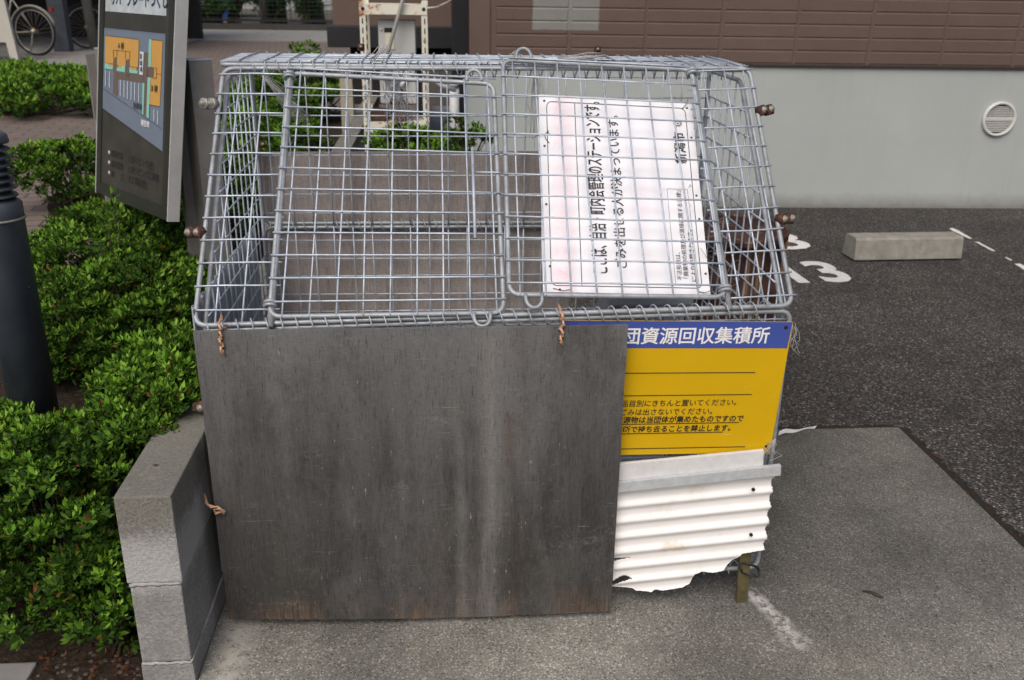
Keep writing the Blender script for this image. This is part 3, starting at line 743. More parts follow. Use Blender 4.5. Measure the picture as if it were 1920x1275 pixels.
bush((-3.0,6.5,.42), (.80,.70,.17), 'azalea shrub behind the map board across the brick path', 480, .05, 8, .5)
bush((-4.1,7.4,.43), (.8,.7,.15), 'azalea shrub at the left edge beyond the brick path', 400, .055, 8, .5)
bush((-3.7,8.5,.38), (.9,.5,.12), 'azalea shrub in front of the parked bicycles', 350, .06, 8, .55)
bush((.34,3.1,.40), (.27,.22,.27), 'small leafy shrub growing in front of the cream rack', 1500, .032, 8, .35, low=.1, ratio=.55)
bush((.62,3.25,.50), (.15,.13,.20), 'sprawling sprig of shrub by the white drain pipe', 900, .032, 8, .35, low=.2, ratio=.55)
# tall sprig
sp = empty('azalea_sprig', (-.62,1.30,.40), 'pale upright sprig rising out of the azaleas below the map board', 'sprig')
P = []; A = []; g = MB()
for k in range(7):
    b0 = Vector((-.62+RNG.normal(0,.03),1.30+RNG.normal(0,.03),.42)); t_ = b0+Vector((RNG.normal(.02,.05),RNG.normal(0,.04),.12+.14*RNG.random()))
    if k == 0: t_ = Vector((-.575,1.30,.70))
    g.tube([b0, b0.lerp(t_,.5)+Vector((.008,0,0)), t_], .003, 5, rs=[.0035,.0025,.0012])
    for q in range(5): P.append(b0.lerp(t_, .45+.55*q/4)); A.append((t_-b0).normalized())
vs, f, mi = leaf_arrays(np.array(P), np.array(A)+RNG.normal(0,.15,(len(A),3)), 7, .028, .011, young=.9)
tri_obj('foliage', vs, f, mi, [leafA, leafT], sp); obj('stems', g, twigm, sp, normals=False)
# litter under the near shrub
N = 150; P = np.stack([RNG.uniform(-.355,-.13,N), RNG.uniform(-.40,-.02,N), RNG.uniform(.016,.03,N)],1)
vs, f, mi = leaf_arrays(P, RNG.normal(0,.4,(N,3))+np.array([0,0,1.]), 2, .014, .007, el=(-.1,.15), young=0)
o = tri_obj('leaf_litter', vs, f, mi*0, [deadm], None); o['kind'] = 'stuff'
N = 60; P = np.stack([RNG.uniform(SX+.005,SX+.03,N), RNG.uniform(-.3,.86,N), np.full(N,.001)],1)
vs, f, mi = leaf_arrays(P, RNG.normal(0,.3,(N,3))+np.array([0,0,1.]), 1, .013, .006, el=(-.1,.1), young=0)
o = tri_obj('joint_litter', vs, f, mi*0, [deadm], None); o['kind'] = 'stuff'
g = MB()
for k in range(300):
    x, y = RNG.uniform(-.36,-.13), RNG.uniform(-.42,.0); r_ = RNG.uniform(.0025,.007)
    g.lathe((x,y,.011), [(r_*.6,0),(r_,r_*.35),(r_*.8,r_*.6),(r_*.3,r_*.75)], 5)
o = obj('pebbles', g, plain('pebble_stone', (.085,.06,.052), .85, 0, .4, 50)); o['kind'] = 'stuff'
for (x, y, s, a, lab) in ((.52-.64,.02,.010,.3,'small orange fallen leaf on the block wall top near its end'),(-.075,-.10,.012,1.2,'curled brown fallen leaf further along the block wall top')):
    vs, f, mi = leaf_arrays(np.array([[x,y,.453]]), np.array([[0,0,1.]]), 1, s*1.6, s, el=(.05,.2), young=0); tag(tri_obj('fallen_leaf', vs, f, mi*0, [deadm], None), lab, 'leaf', 'fallen leaves on the wall')
N = 34; P = np.stack([np.concatenate([RNG.uniform(.0,.9,16), RNG.uniform(.9,1.9,18)]), np.concatenate([RNG.uniform(-.16,-.07,16), RNG.uniform(-.25,.7,18)]), np.full(N,.002)],1)
vs, f, mi = leaf_arrays(P, RNG.normal(0,.3,(N,3))+np.array([0,0,1.]), 1, .008, .004, el=(-.1,.1), young=0)
o = tri_obj('pad_litter', vs, f, mi*0, [deadm], None); o['kind'] = 'stuff'
# dead stick on the pad
g = MB(); a_ = onz(1617,1108,.004); b_ = onz(1657,1120,.004)
g.tube([a_, a_.lerp(b_,.4)+Vector((0,.002,.004)), b_.lerp(a_,.25), b_], .003, 6, rs=[.0015,.0028,.0045,.002]); tag(obj('dead_twig', g, twigm), 'dark dead twig lying on the concrete pad', 'twig')

# ------------------------------------------------------------------ the wire cage
CW = 1.25
a0 = Vector((0,0,.713)); b0 = Vector((CW,0,.743)); c0 = Vector((0,.464,1.188))
NS = (b0-a0).cross(c0-a0).normalized(); NS = NS if NS.y < 0 else -NS
EX = (b0-a0).normalized(); ET = -NS.cross(EX) if (-NS.cross(EX)).z > 0 else NS.cross(EX)
def S(s, t, o=0.): return a0 + EX*s + ET*t + NS*o
cage = empty('wire_cage', (.62,.37,0), 'galvanised wire mesh refuse cage with two sloping doors on the concrete pad', 'cage')
TR, WR = .0054, .0021
def rrect(s0, t0, s1, t1, r, k=5):
    out = []
    for cx, cy, a in ((s1-r,t0+r,-90),(s1-r,t1-r,0),(s0+r,t1-r,90),(s0+r,t0+r,180)):
        for i in range(k+1):
            q = R(a+90*i/k); out.append((cx+r*math.cos(q), cy+r*math.sin(q)))
    return out
def rquad(c4, r, k=5):
    """rounded quad through 4 corner points given in order"""
    out = []; P_ = [Vector((*p, 0)) for p in c4]
    for i in range(4):
        p, a, b = P_[i], P_[i-1], P_[(i+1) % 4]
        u = (a-p).normalized()*r; v = (b-p).normalized()*r
        for j in range(k+1):
            t = j/k; q = (p+u)*(1-t)**2 + p*2*t*(1-t) + (p+v)*t*t; out.append((q.x, q.y))
    return out
def wire(mb, p, q, r=WR, j=.0014):
    p = Vector(p); q = Vector(q); mid = p.lerp(q, random.uniform(.3,.7)) + Vector((random.gauss(0,j), random.gauss(0,j), random.gauss(0,j)))
    mb.tube([p, p.lerp(mid,.5), mid, mid.lerp(q,.5), q], r, 6)
def coil(name, A, B, rad=.0205, pitch=.0285, r=.0017, skew=.55):
    A = Vector(A); B = Vector(B); T = (B-A).normalized(); U_ = T.cross(Vector((0,.7,.7))).normalized(); V_ = T.cross(U_)
    L_ = (B-A).length; n_ = int(L_/pitch); pts = []
    for i in range(n_*12+1):
        a = 2*math.pi*i/12; jj = 1+.04*math.sin(a*.37)
        pts.append(A + T*(L_*i/(n_*12)) + (U_*math.cos(a) + V_*math.sin(a))*rad*jj)
    g = MB(); g.tube(pts, r, 5); return obj(name, g, coilm, cage, normals=False)
PITCH_W = .0543
# fixed sloping frame
g = MB()
g.tube([S(*p) for p in rquad([(0,0),(CW-.002,0),(CW+.006,.628),(.018,.652)], .028)], TR, 10, True); obj('sloping_frame', g, galv, cage)
ts = [.03+PITCH_W*k for k in range(12)]
g = MB(); g2 = MB()
for t in ts:
    lf = .018*t/.65; wire(g, S(lf-.006,t+.002,.0075), S(.172,t-.002,.0075)); rt = CW+.006*t/.63
    wire(g2, S(1.095,t-.012,.0075), S(rt+.006,t-.008,.0075))
for s in (.042,.096,.150): wire(g, S(s,0,.003), S(s+.018*(1-s),.655,.004))
for s in (1.135,1.186,1.232): wire(g2, S(s,0,.003), S(s+.006,.63,.004))
obj('sloping_mesh', g, wirem, cage); obj('sloping_mesh', g2, wirem, cage)
# doors
def door(c4, off, ss, ts_, hinge, handles, label, rods):
    g = MB(); g.tube([S(p[0],p[1],off) for p in rquad(c4, .026)], TR*1.0, 10, True)
    d = obj('door', g, galv, cage); d['label'] = label
    (ax,ay),(bx,by),(cx,cy),(dx,dy) = c4     # BL, BR, TR, TL
    def Q(u, v): 
        return S(ax*(1-u)*(1-v)+bx*u*(1-v)+cx*u*v+dx*(1-u)*v, ay*(1-u)*(1-v)+by*u*(1-v)+cy*u*v+dy*(1-u)*v, off)
    g = MB()
    for u in ss: wire(g, Q(u,-.006)+NS*.0042, Q(u,1.010)+NS*.0042)
    for v in ts_:
        if abs(v-ts_[6]) < 1e-6 and rods: 
            wire(g, Q(-.012,v)+NS*.0082, Q(.80,v)+NS*.0082); wire(g, Q(.90,v)+NS*.0082, Q(1.012,v)+NS*.0082)
        else: wire(g, Q(-.012,v)+NS*.0082, Q(1.012,v)+NS*.0082)
    for u, v0, v1 in rods: g.tube([Q(u,v0)+NS*.012, Q(u,v1)+NS*.012], .0036, 8)
    obj('door_mesh', g, wirem, d)
    for u, v, sg in handles:
        g = MB(); p = Q(u,v); pts = []
        for k in range(13):
            q = math.pi*k/12; pts.append(p + EX*(-.017*math.cos(q)) + ET*(sg*(.010+.022*math.sin(q))) + NS*.006)
        pts = [p+EX*-.017+NS*.006] + pts + [p+EX*.017+NS*.006]
        g.tube(pts, .0042, 8); obj('door_handle', g, galv, d)
    for v in hinge[1]:
        g = MB(); p = Q(hinge[0], v); tx = (Q(hinge[0],1)-Q(hinge[0],0)).normalized(); A_ = EX; B_ = tx.cross(A_)
        for o_ in (-.004,.004):
            g.tube([p + tx*o_ + (A_*math.cos(2*math.pi*k/14)+B_*math.sin(2*math.pi*k/14))*.0115 for k in range(14)], .0036, 6, True)
        obj('hinge_ring', g, galv, d)
    return d
n9 = lambda s, k: [(s+PITCH_W*.995*i) for i in range(k)]
LD = [(.152,.010),(.632,.001),(.640,.587),(.172,.627)]
door(LD, .010, [(.186-.160+PITCH_W*k)/.475 for k in range(9)], [(.030+.0535*k)/.61 for k in range(12)], (0,(.045,.985)), ((.905,0,-1),(.905,1,1)), 'left door lying lower in the sloping frame', [(.945-.06,.68,.29)])
RD = [(.645,.038),(1.101,.016),(1.109,.611),(.665,.648)]
door(RD, .019, [(.022+.0528*k)/.45 for k in range(9)], [(.024+.0525*k)/.60 for k in range(12)], (1,(.03,.985)), ((.11,0,-1),(.11,1,1)), 'right door riding higher, its loop handle standing above the cage top', [])
# left door's long hinge rod reads thicker
for p_, q_, r_ in ((S(.154,-.012,.006), S(.174,.645,.006), .0078), (S(1.106,-.01,.012), S(1.114,.635,.010), .0068)):
    g = MB(); g.tube([p_, q_], r_, 10); obj('hinge_rod', g, galv, cage)
# top panel
TY0, TY1, TZ = .4655, .755, 1.1875
g = MB(); g.tube([(x_, y_, TZ-.002*(x_>.6)) for x_, y_ in rrect(.0,TY0,CW+.003,TY1,.012)], TR, 10, True); obj('top_frame', g, galv, cage)
g = MB()
for k in range(10): y_ = TY0+.02+.0265*k; wire(g, (-.005,y_,TZ+.006), (CW+.007,y_,TZ+.006))
for k in range(22): x_ = .04+.0565*k; wire(g, (x_,TY0-.004,TZ+.010), (x_,TY1+.004,TZ+.010))
obj('top_mesh', g, wirem, cage)
# side panels
def side(x, lab):
    pts = []; zb = .745 if x > .6 else .713
    poly = [(.020,.075),(.020,zb-.03),(.470,1.160),(.738,1.160),(.738,.075)]
    P_ = [Vector((0,*p)) for p in poly]; n_ = len(P_)
    for i in range(n_):
        p, a, b = P_[i], P_[i-1], P_[(i+1) % n_]; r_ = .03
        u = (a-p).normalized()*r_; v = (b-p).normalized()*r_
        for j in range(6):
            t = j/5; q = (p+u)*(1-t)**2 + p*2*t*(1-t) + (p+v)*t*t; pts.append((x,q.y,q.z))
    g = MB(); g.tube(pts, TR, 10, True); o = obj('side_frame', g, galv, cage); o['label'] = lab
    g = MB(); sg = 1 if x < .6 else -1
    def ztop(y): return zb-.03+(1.160-zb+.03)*min(1,max(0,(y-.02)/.45))
    for k in range(13):
        y_ = .06+.0543*k; wire(g, (x+sg*.003,y_,.07), (x+sg*.003,y_,ztop(y_)+.004))
    for k in range(20):
        z_ = .12+.0543*k
        if z_ > 1.15: break
        y0_ = .012 if z_ < zb-.03 else .02+.45*(z_-zb+.03)/(1.160-zb+.03)
        wire(g, (x+sg*.0062,y0_-.004,z_), (x+sg*.0062,.744,z_))
    obj('side_mesh', g, wirem, cage)
side(.0125, 'left side panel'); side(CW-.0125, 'right side panel')
# back panels
for z0, z1, nm in ((.075,.7265,'lower back panel'),(.738,1.172,'upper back panel')):
    g = MB(); g.tube([(x_, .757, z_) for x_, z_ in rrect(.012,z0,CW-.010,z1,.025)], TR, 10, True); o = obj('back_frame', g, galv, cage); o['label'] = nm
    g = MB()
    z_ = z0+.03
    while z_ < z1-.01: wire(g, (.006,.751,z_), (CW-.004,.751,z_)); z_ += PITCH_W*.98
    for k in range(23): x_ = .045+.0533*k; wire(g, (x_,.746,z0-.003), (x_,.746,z1+.003))
    obj('back_mesh', g, wirem, cage)
# lower front panel
g = MB(); zr = .0
pts = [(x_, .004, z_+ (.030*x_/CW if z_ > .4 else .012*x_/CW)) for x_, z_ in rrect(.006,.068,CW-.004,.7005,.022)]
g.tube(pts, TR, 10, True); obj('front_frame', g, galv, cage)
g = MB()
for k in range(12): z_ = .10+.0543*k; wire(g, (.0,.010,z_), (CW+.002,.010,z_+.012))
for k in range(23): x_ = .045+.0533*k; wire(g, (x_,.015,.066), (x_,.015,.70+.02*x_/CW))
obj('front_mesh', g, wirem, cage)
# feet
for x_, y_ in ((.02,.02),(CW-.02,.02),(.02,.74),(CW-.02,.74)):
    g = MB(); g.tube([(x_,y_,.0),(x_,y_,.075)], .007, 8); g.lathe((x_,y_,0), [(.011,0),(.011,.004),(.008,.006)], 12); obj('foot', g, galv, cage)
# binding coils
coil('binding_coil', S(.03,-.004,.002)+Vector((0,0,-.0025)), S(CW-.06,-.004,.002)+Vector((0,0,-.0025)), .0165, .0295)
coil('binding_coil', (.075,.4605,1.1825), (CW-.02,.4605,1.1805), .0175, .0275)
coil('binding_coil', (.03,.757,.732), (CW-.03,.757,.732), .0165, .030)
coil('binding_coil', (.03,.010,.067), (CW-.05,.010,.079), .0145, .0300)
coil('binding_coil', (.03,.757,1.180), (CW-.03,.757,1.180), .0165, .0290)
# rusty bolted clamps at the corners
def clamp(p, d, two, fwd, rusty=True, s=1.2):
    p = Vector(p); d = Vector(d).normalized(); e = Vector(fwd).normalized(); k_ = d.cross(e)
    g = MB(); M_ = frame(p, d, e)
    if two:
        for q in (-1, 1): g.lathe(p + d*(q*.0085+.010), [(.0,-.010*s),(.010*s,-.010*s),(.0115*s,-.003),(.0115*s,.005),(.009*s,.007)], 6, e)
    else:
        g.lathe(p+d*.006, [(.0,-.010*s),(.0105*s,-.009*s),(.012*s,-.003),(.0115*s,.005),(.009*s,.008)], 8, e)
    g.box((-.006,-.008,-.009), (.022*s,.003,.009), M_, .003)
    o = obj('bolt_clamp', g, rustB if rusty else steeld, cage)
    g = MB()
    for q in ((-1,1) if two else (1,)):
        c_ = p + d*((.010 if two else .006)+q*(.0085 if two else 0)) + e*.005
        g.lathe(c_, [(.0072*s,0),(.0072*s,.0045),(.0045*s,.005),(.0042*s,.008),(.002,.009)], 6, e)
    obj('bolt', g, boltw, o); return o
clamp(S(.004,.545,.010), (-1,0,0), True, (-.35,-.85,.25), False)
clamp(S(-.004,.215,.006), (-1,0,0), True, (-.55,-.8,.2))
clamp(S(1.262,.50,.006), (1,0,.1), True, (.45,-.8,.4))
clamp(S(1.258,.208,.006), (1,0,.1), True, (.6,-.75,.25))
clamp((.0,.012,.525), (-1,0,0), False, (-.5,-.85,.1))
clamp((.02,.735,.96), (1,0,0), False, (.6,-.7,.2), True, .7)
clamp((.30,.765,1.206), (0,0,1), False, (0,-1,0), True, .6); clamp((.93,.765,1.206), (0,0,1), False, (0,-1,0), True, .6)

# ------------------------------------------------------------------ boards and signs on the cage
def sheet(P, d, nu=16, nv=10, warp=None):
    """board with thickness: P(u,v) front surface, d back offset vector"""
    g = MB(); vs = []
    for j in range(nv+1):
        for i in range(nu+1):
            vs.append(P(i/nu, j/nv))
    n_ = len(vs); vs2 = [v+Vector(d) for v in vs]; W_ = nu+1
    fs = [(j*W_+i, j*W_+i+1, (j+1)*W_+i+1, (j+1)*W_+i) for j in range(nv) for i in range(nu)]
    fb = [tuple(n_+k for k in reversed(f)) for f in fs]
    ed = [(i, i+n_, i+1+n_, i+1) for i in range(nu)] + [(nv*W_+i+1, nv*W_+i+1+n_, nv*W_+i+n_, nv*W_+i) for i in range(nu)]
    ed += [((j+1)*W_, (j+1)*W_+n_, j*W_+n_, j*W_) for j in range(nv)] + [(j*W_+nu, j*W_+nu+n_, (j+1)*W_+nu+n_, (j+1)*W_+nu) for j in range(nv)]
    return g.add(vs+vs2, fs+fb+ed)
PQ = [ony(429,1161,-.058), ony(1145,1146,-.058), ony(1178,611,-.058), ony(362,623,-.058)]
def plyP(u, v):
    x = .004 + .8855*u; z = .010 + (.712-.008)*v - .004*math.sin(u*math.pi)*(1-v) - .012*u*(1-v) + .003*u*v
    y = -.058 - .004*math.sin(u*math.pi)*(1-v)
    q = PQ[0]*(1-u)*(1-v)+PQ[1]*u*(1-v)+PQ[2]*u*v+PQ[3]*(1-u)*v
    x = q.x; z = q.z - .006*math.sin(u*math.pi)*(1-v)
    x += random.uniform(-.0008,.0008) if u in (0,1) else 0; z += random.uniform(-.0012,.0012) if v == 0 else 0
    return Vector((x,y,z))
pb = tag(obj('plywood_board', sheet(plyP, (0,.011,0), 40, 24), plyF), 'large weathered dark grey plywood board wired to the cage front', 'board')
P2 = lambda u, v: Vector((.010+.870*u, .775, .03+.902*v+.004*u))
tag(obj('plywood_board', sheet(P2, (0,.011,0), 8, 8), plyB), 'brown grey plywood board standing against the back of the cage', 'board')
# copper ties
def tie(pts, label, r=.0022):
    g = MB(); g.tube(pts, r, 7); g.tube([Vector(p)+Vector((.004*math.sin(i*2.1), -.002, .003*math.cos(i*2.1))) for i, p in enumerate(pts)], r, 7)
    return tag(obj('copper_tie', g, copperm), label, 'wire tie', 'copper wire ties holding the plywood')
def vtie(x, z0, z1):
    p = []
    for k in range(9): 
        q = math.pi*k/8; p.append((x+.001*k, -.022-.042*math.sin(q), z0+.014-.017*(1-math.cos(q))*.5*1.2))
    n_ = 14
    for k in range(n_): 
        t = k/(n_-1); p.append((x+.003+.003*math.sin(t*11+x), -.063-.002*math.cos(t*11), z0-.008-(z0-z1)*t*.6))
    p += [(x+.005,-.063,z1+.012),(x+.007,-.062,z1)]
    return p
tie(vtie(.062,.728,.672), 'pale copper wire tie at the top left corner of the plywood')
tie(vtie(.742,.742,.682), 'twisted copper wire tie near the top right of the plywood')
tie([(-.008,-.04,.342),(.000,-.064,.334),(.014,-.068,.330),(.024,-.068,.328),(.030,-.070,.321),(.022,-.070,.315),(.016,-.070,.322),(.028,-.071,.328),(.038,-.070,.319),(.034,-.070,.312)], 'copper wire tie with a loose end at the left edge of the plywood')

# yellow collection sign
ys = empty('collection_sign', (1.0,-.016,.56), 'yellow sign with a blue heading strip hung on the cage front', 'sign')
def Y(x, z, o=0.): return Vector((x, -.0185 + (.56-z)*(-.02) - o, z))
def YP(u, v):
    x0_, x1_ = .752, 1.247-.016*(1-v); return Y(x0_+(x1_-x0_)*u, .407+.312*v+(.002-.010*u)*v-.004*u*(1-v))
obj('sign_plate', sheet(YP, (0,.003,0), 6, 6), yelm, ys)
g = MB(); zl = .6575
q = [Y(.753,.7212,.0008), Y(1.2455,.7115,.0008), Y(1.2405,.6525,.0008), Y(.753,.660,.0008)]; g.add(q, [(0,1,2,3)]); obj('heading_strip', g, bluem, ys)
g = MB()
RX = Vector((1,0,-.007)).normalized()
text_mb(g, '集団資源回収集積所', .0398, frame(Y(.840,.6705,.0016), RX, (-.02,.02,1)), .0006, .06, 1.0); obj('heading_lettering', g, whitem, ys)
g = MB()
for x0_, x1_, z0_, z1_ in ((.78,1.176,.602,.5975),(.78,1.174,.549,.546),(.78,1.172,.4215,.4195),(.80,1.152,.4805,.4795),(.80,1.118,.4578,.4568)):
    h_ = .0009
    g.add([Y(x0_,z0_-h_,.0012), Y(x1_,z1_-h_,.0012), Y(x1_,z1_+h_,.0012), Y(x0_,z0_+h_,.0012)], [(0,1,2,3)])
obj('rule_lines', g, blackm, ys)
def yl(body, x, z, size, bold=.0002, sx=1.):
    g = MB(); text_mb(g, body, size, frame(Y(x,z,.0014), (1,0,-.004), (-.03,.02,1)), bold, .12, sx); obj('text_line', g, blackm, ys)
yl('品目別にきちんと置いてください。', .886, .5235, .0166, .0001)
yl('ごみは出さないでください。', .884, .5030, .0166, .0001)
yl('資源物は当団体が集めたものですので', .876, .4845, .0168, .0003)
yl('無断で持ち去ることを禁止します。', .876, .4620, .0168, .0003)
g = MB()
for x_, z_ in ((1.232,.700),(1.221,.419)): g.lathe(Y(x_,z_,.0005), [(.004,0),(.004,.0012)], 10, (0,-1,0))
obj('fixing_hole', g, darkin, ys)

# white corrugated plastic sheet, torn along the bottom
def corr_outline(x):      # torn lower edge height
    pts_ = [(.86,.070),(.905,.064),(.935,.060),(.948,.053),(.985,.050),(.992,.055),(1.01,.053),(1.055,.058),(1.075,.066),(1.082,.096),(1.10,.102),(1.125,.099),(1.15,.103),(1.165,.122),(1.19,.148),(1.205,.150),(1.24,.155),(1.26,.158)]
    for (x0_,z0_),(x1_,z1_) in zip(pts_, pts_[1:]):
        if x0_ <= x <= x1_: return z0_+(z1_-z0_)*(x-x0_)/(x1_-x0_)
    return pts_[-1][1]
def mk_sheet():
    g = MB(); nu, nv = 130, 150; vs = []; XA, XB = .862, 1.243; WL = .0405
    slope = .085
    rx = [random.uniform(-.0012,.0012) for _ in range(nv+1)]
    jag = [random.uniform(-.0014,.0014) for _ in range(nu+1)]
    for j in range(nv+1):
        for i in range(nu+1):
            u = i/nu; x = XA+(XB-XA)*u; v = j/nv
            top = .358 + slope*(x-1.23)*.6
            z = max(.04 + (top-.04)*v, corr_outline(x)+.4*jag[i])
            zz = z - slope*(x-1.05); w_ = math.sin(zz/WL*2*math.pi)
            y = -.0290 - .0036*(w_ - .22*math.cos(2*zz/WL*2*math.pi)) - .005*(1-v)
            vs.append(Vector((x+(rx[j]+.0022*w_ if i == nu else 0), y, z)))
    W_ = nu+1; fs = []
    for j in range(nv):
        for i in range(nu):
            a, b, c_, d_ = j*W_+i, j*W_+i+1, (j+1)*W_+i+1, (j+1)*W_+i
            if (vs[d_]-vs[a]).length < 1e-5 and (vs[c_]-vs[b]).length < 1e-5: continue
            cx = (vs[a]+vs[c_])/2
            # tears at the left
            if cx.x < .932 and abs(cx.z-(.139+.10*(cx.x-.895))) < .0040*max(0,1-(cx.x-.895)/.037): continue
            if cx.x < .936 and abs(cx.z-(.082+.16*(cx.x-.9)+.004*math.sin((cx.x-.9)*90))) < .0060*(1-max(0,(cx.x-.92))/.016): continue
            fs.append((a,b,c_,d_))
    used = sorted({i for f in fs for i in f}); mp = {k: i for i, k in enumerate(used)}
    n_ = len(used); V_ = [vs[k] for k in used]; F_ = [tuple(mp[i] for i in f) for f in fs]
    B_ = [v+Vector((0,.0014,0)) for v in V_]
    cnt = {}
    for f in F_:
        for k in range(4):
            e = (f[k], f[(k+1) % 4]); cnt[tuple(sorted(e))] = cnt.get(tuple(sorted(e)), []) + [e]
    ed = [(e[0][1], e[0][0], e[0][0]+n_, e[0][1]+n_) for e in cnt.values() if len(e) == 1]
    g.add(V_+B_, F_+[tuple(n_+k for k in reversed(f)) for f in F_], True); g.add([], []); 
    for e in ed: g.f.append(list(e)); g.mi.append(0); g.sm.append(False)
    return g
cs = tag(obj('corrugated_sheet', mk_sheet(), corrm), 'torn white corrugated plastic sheet tied to the lower right of the cage', 'plastic sheet')
g = MB()
for x_, z_ in ((1.195,.322),(1.203,.203)): g.lathe((x_,-.041,z_), [(.0042,0),(.0042,.004)], 8, (0,-1,0))
obj('nail_hole', g, darkin, cs)
# painted boards
woodn = plain('shaded_white_painted_wood', (.46,.485,.50), .6, 0, .14, 40, .25, 120)  # white batten: shade on its front put into a greyer base colour
def plank(x0_, x1_, zc0, zc1, h, y, lab, th=.012):
    g = MB(); a = math.atan2(zc1-zc0, x1_-x0_); L_ = math.hypot(x1_-x0_, zc1-zc0)
    M_ = Matrix.Translation((x0_, y, zc0)) @ Matrix.Rotation(-a, 4, 'Y')
    g.box((0,-th,-h/2), (L_,0,h/2), M_, .0018)
    return tag(obj('painted_board', g, woodw if h > .03 else woodn), lab, 'board', 'white painted boards above the corrugated sheet')
plank(.84,1.213,.364,.394,.046,-.027, 'wider white painted board under the yellow sign', .009)
plank(.84,1.252,.333,.3705,.026,-.036, 'narrow white painted batten on top of the corrugated sheet', .0105)
# wooden stake
tag(obj('wooden_stake', MB().box((-.0135,-.005,-.002), (.0135,.005,.17), Matrix.Translation((1.209,-.0185,0)) @ Matrix.Rotation(R(-2.0),4,'Y'), .0015), woodg), 'short mossy wooden stake standing under the corrugated sheet', 'stake')
# black cable loop
g = MB(); cc = ony(1404,1067,-.032)
pts = [cc+Vector((.024*math.cos(a), .004*math.sin(3*a)-.004, .016*math.sin(a)-.009*math.cos(a))) for a in [R(k*15) for k in range(-7, 18)]]
g.tube(pts, .0021, 7); g.tube([p+Vector((.001,-.003,.0035)) for p in pts[3:-3]], .002, 7); tag(obj('cable_loop', g, rubber), 'loop of black cable hanging beside the wooden stake', 'cable')
# grey corrugated sheet on the left side panel
g = MB(); vs = []; nu = 80
for j in (0,1):
    for i in range(nu+1):
        y_ = .01+.70*i/nu; vs.append(Vector((.006+.004*(1 if math.sin(y_/.042*2*math.pi) > 0 else -1)-.010, y_, .10 if j == 0 else .745)))
n_ = len(vs); g.add(vs+[v+Vector((-.0015,0,0)) for v in vs], [(i,i+1,nu+1+i+1,nu+1+i) for i in range(nu)]+[(n_+i,n_+nu+1+i,n_+nu+1+i+1,n_+i+1) for i in range(nu)]+[(nu+1+i,nu+2+i,n_+nu+2+i,n_+nu+1+i) for i in range(nu)])
tag(obj('ribbed_sheet', g, greyplas), 'grey ribbed plastic sheet fixed along the left side of the cage', 'plastic sheet')

# white notice, turned on its side behind the right door
nb = empty('notice_sign', S(.9,.3,-.018), 'white enamel notice lying on its side behind the right cage door', 'sign')
QL = (S(.720,.061,-.020), S(1.081,.041,-.020), S(1.109,.547,-.020), S(.747,.578,-.020))
def NB(u, v, o=0.): return QL[0]*(1-u)*(1-v)+QL[1]*u*(1-v)+QL[2]*u*v+QL[3]*(1-u)*v + NS*o
obj('notice_plate', sheet(lambda u, v: NB(u, v), tuple(-NS*.0015), 12, 12), notm, nb)
BX = (QL[3]-QL[0]).normalized()      # reading direction: up the slope
BY = (QL[0]-QL[1]).normalized()      # text up: towards the left
def nframe(u, v, o=.0016): return frame(NB(u, v, o), BX, BY)
g = MB()
def lines(pts, wd, o=.0012, closed=True):
    n_ = len(pts)
    for i in range(n_ if closed else n_-1):
        (u0,v0),(u1,v1) = pts[i], pts[(i+1) % n_]
        for k in range(6):
            ua, va = u0+(u1-u0)*k/6, v0+(v1-v0)*k/6; ub, vb = u0+(u1-u0)*(k+1)/6, v0+(v1-v0)*(k+1)/6
            p, q = NB(ua,va,o), NB(ub,vb,o); s_ = (q-p).normalized().cross(NS)*wd
            g.add([p-s_, q-s_, q+s_, p+s_], [(0,1,2,3)])
rr = [(u, v) for u, v in rrect(.050,.030,.952,.962,.03,3)]
lines(rr, .0008); lines([(.232,.034),(.232,.958)], .0008, closed=False)
obj('border_line', g, blackm, nb)
g = MB(); lines([(.795,.045),(.935,.045),(.918,.52),(.79,.52)], .0004); obj('inset_border', g, inkg, nb)
def nline(body, u, v, length, size, bold):
    c_ = bpy.data.curves.new('measure','FONT'); c_.body = body; c_.size = size
    o_ = bpy.data.objects.new('measure', c_); COL.objects.link(o_); bpy.context.view_layer.update(); L_ = o_.dimensions.x
    bpy.data.objects.remove(o_); bpy.data.curves.remove(c_)
    g = MB(); text_mb(g, body, size, nframe(u, v), bold, 0, length/L_); obj('text_line', g, blackm, nb)
nline('ここは、自治・町内会管理のステーションです。', .386, .085, .452, .041, .0005)
nline('ごみを出せる人が決まっています。', .505, .112, .400, .0285, .0002)
nline('新潟市', .925, .655, .085, .029, .0004)
nline('不法投棄は、', .836, .065, .068, .0125, 0)
nline('「廃棄物の処理及び清掃に関する法律」', .875, .058, .222, .0125, 0)
nline('により処罰されます。', .922, .058, .128, .0125, .0001)
g = MB(); ce = NB(.895,.875,.0014)
for r0_, r1_ in ((.0055,.0075),):
    n_ = 24; vs = []
    for k in range(n_): a = 2*math.pi*k/n_; vs += [ce+(BX*math.cos(a)+BY*math.sin(a))*r0_, ce+(BX*math.cos(a)+BY*math.sin(a))*r1_]
    g.add(vs, [(2*k,2*k+1,(2*k+3) % (2*n_),(2*k+2) % (2*n_)) for k in range(n_)])
for k in range(16):
    a = 2*math.pi*k/16; d_ = BX*math.cos(a)+BY*math.sin(a); s_ = d_.cross(NS)*.0007; g.add([ce+d_*.0085-s_, ce+d_*.0108-s_, ce+d_*.0108+s_, ce+d_*.0085+s_], [(0,1,2,3)])
text_mb(g, 'e', .0105, frame(ce-BX*.0028-BY*.0026, BX, BY), .0002)
obj('emblem', g, inkg, nb)
g = MB()
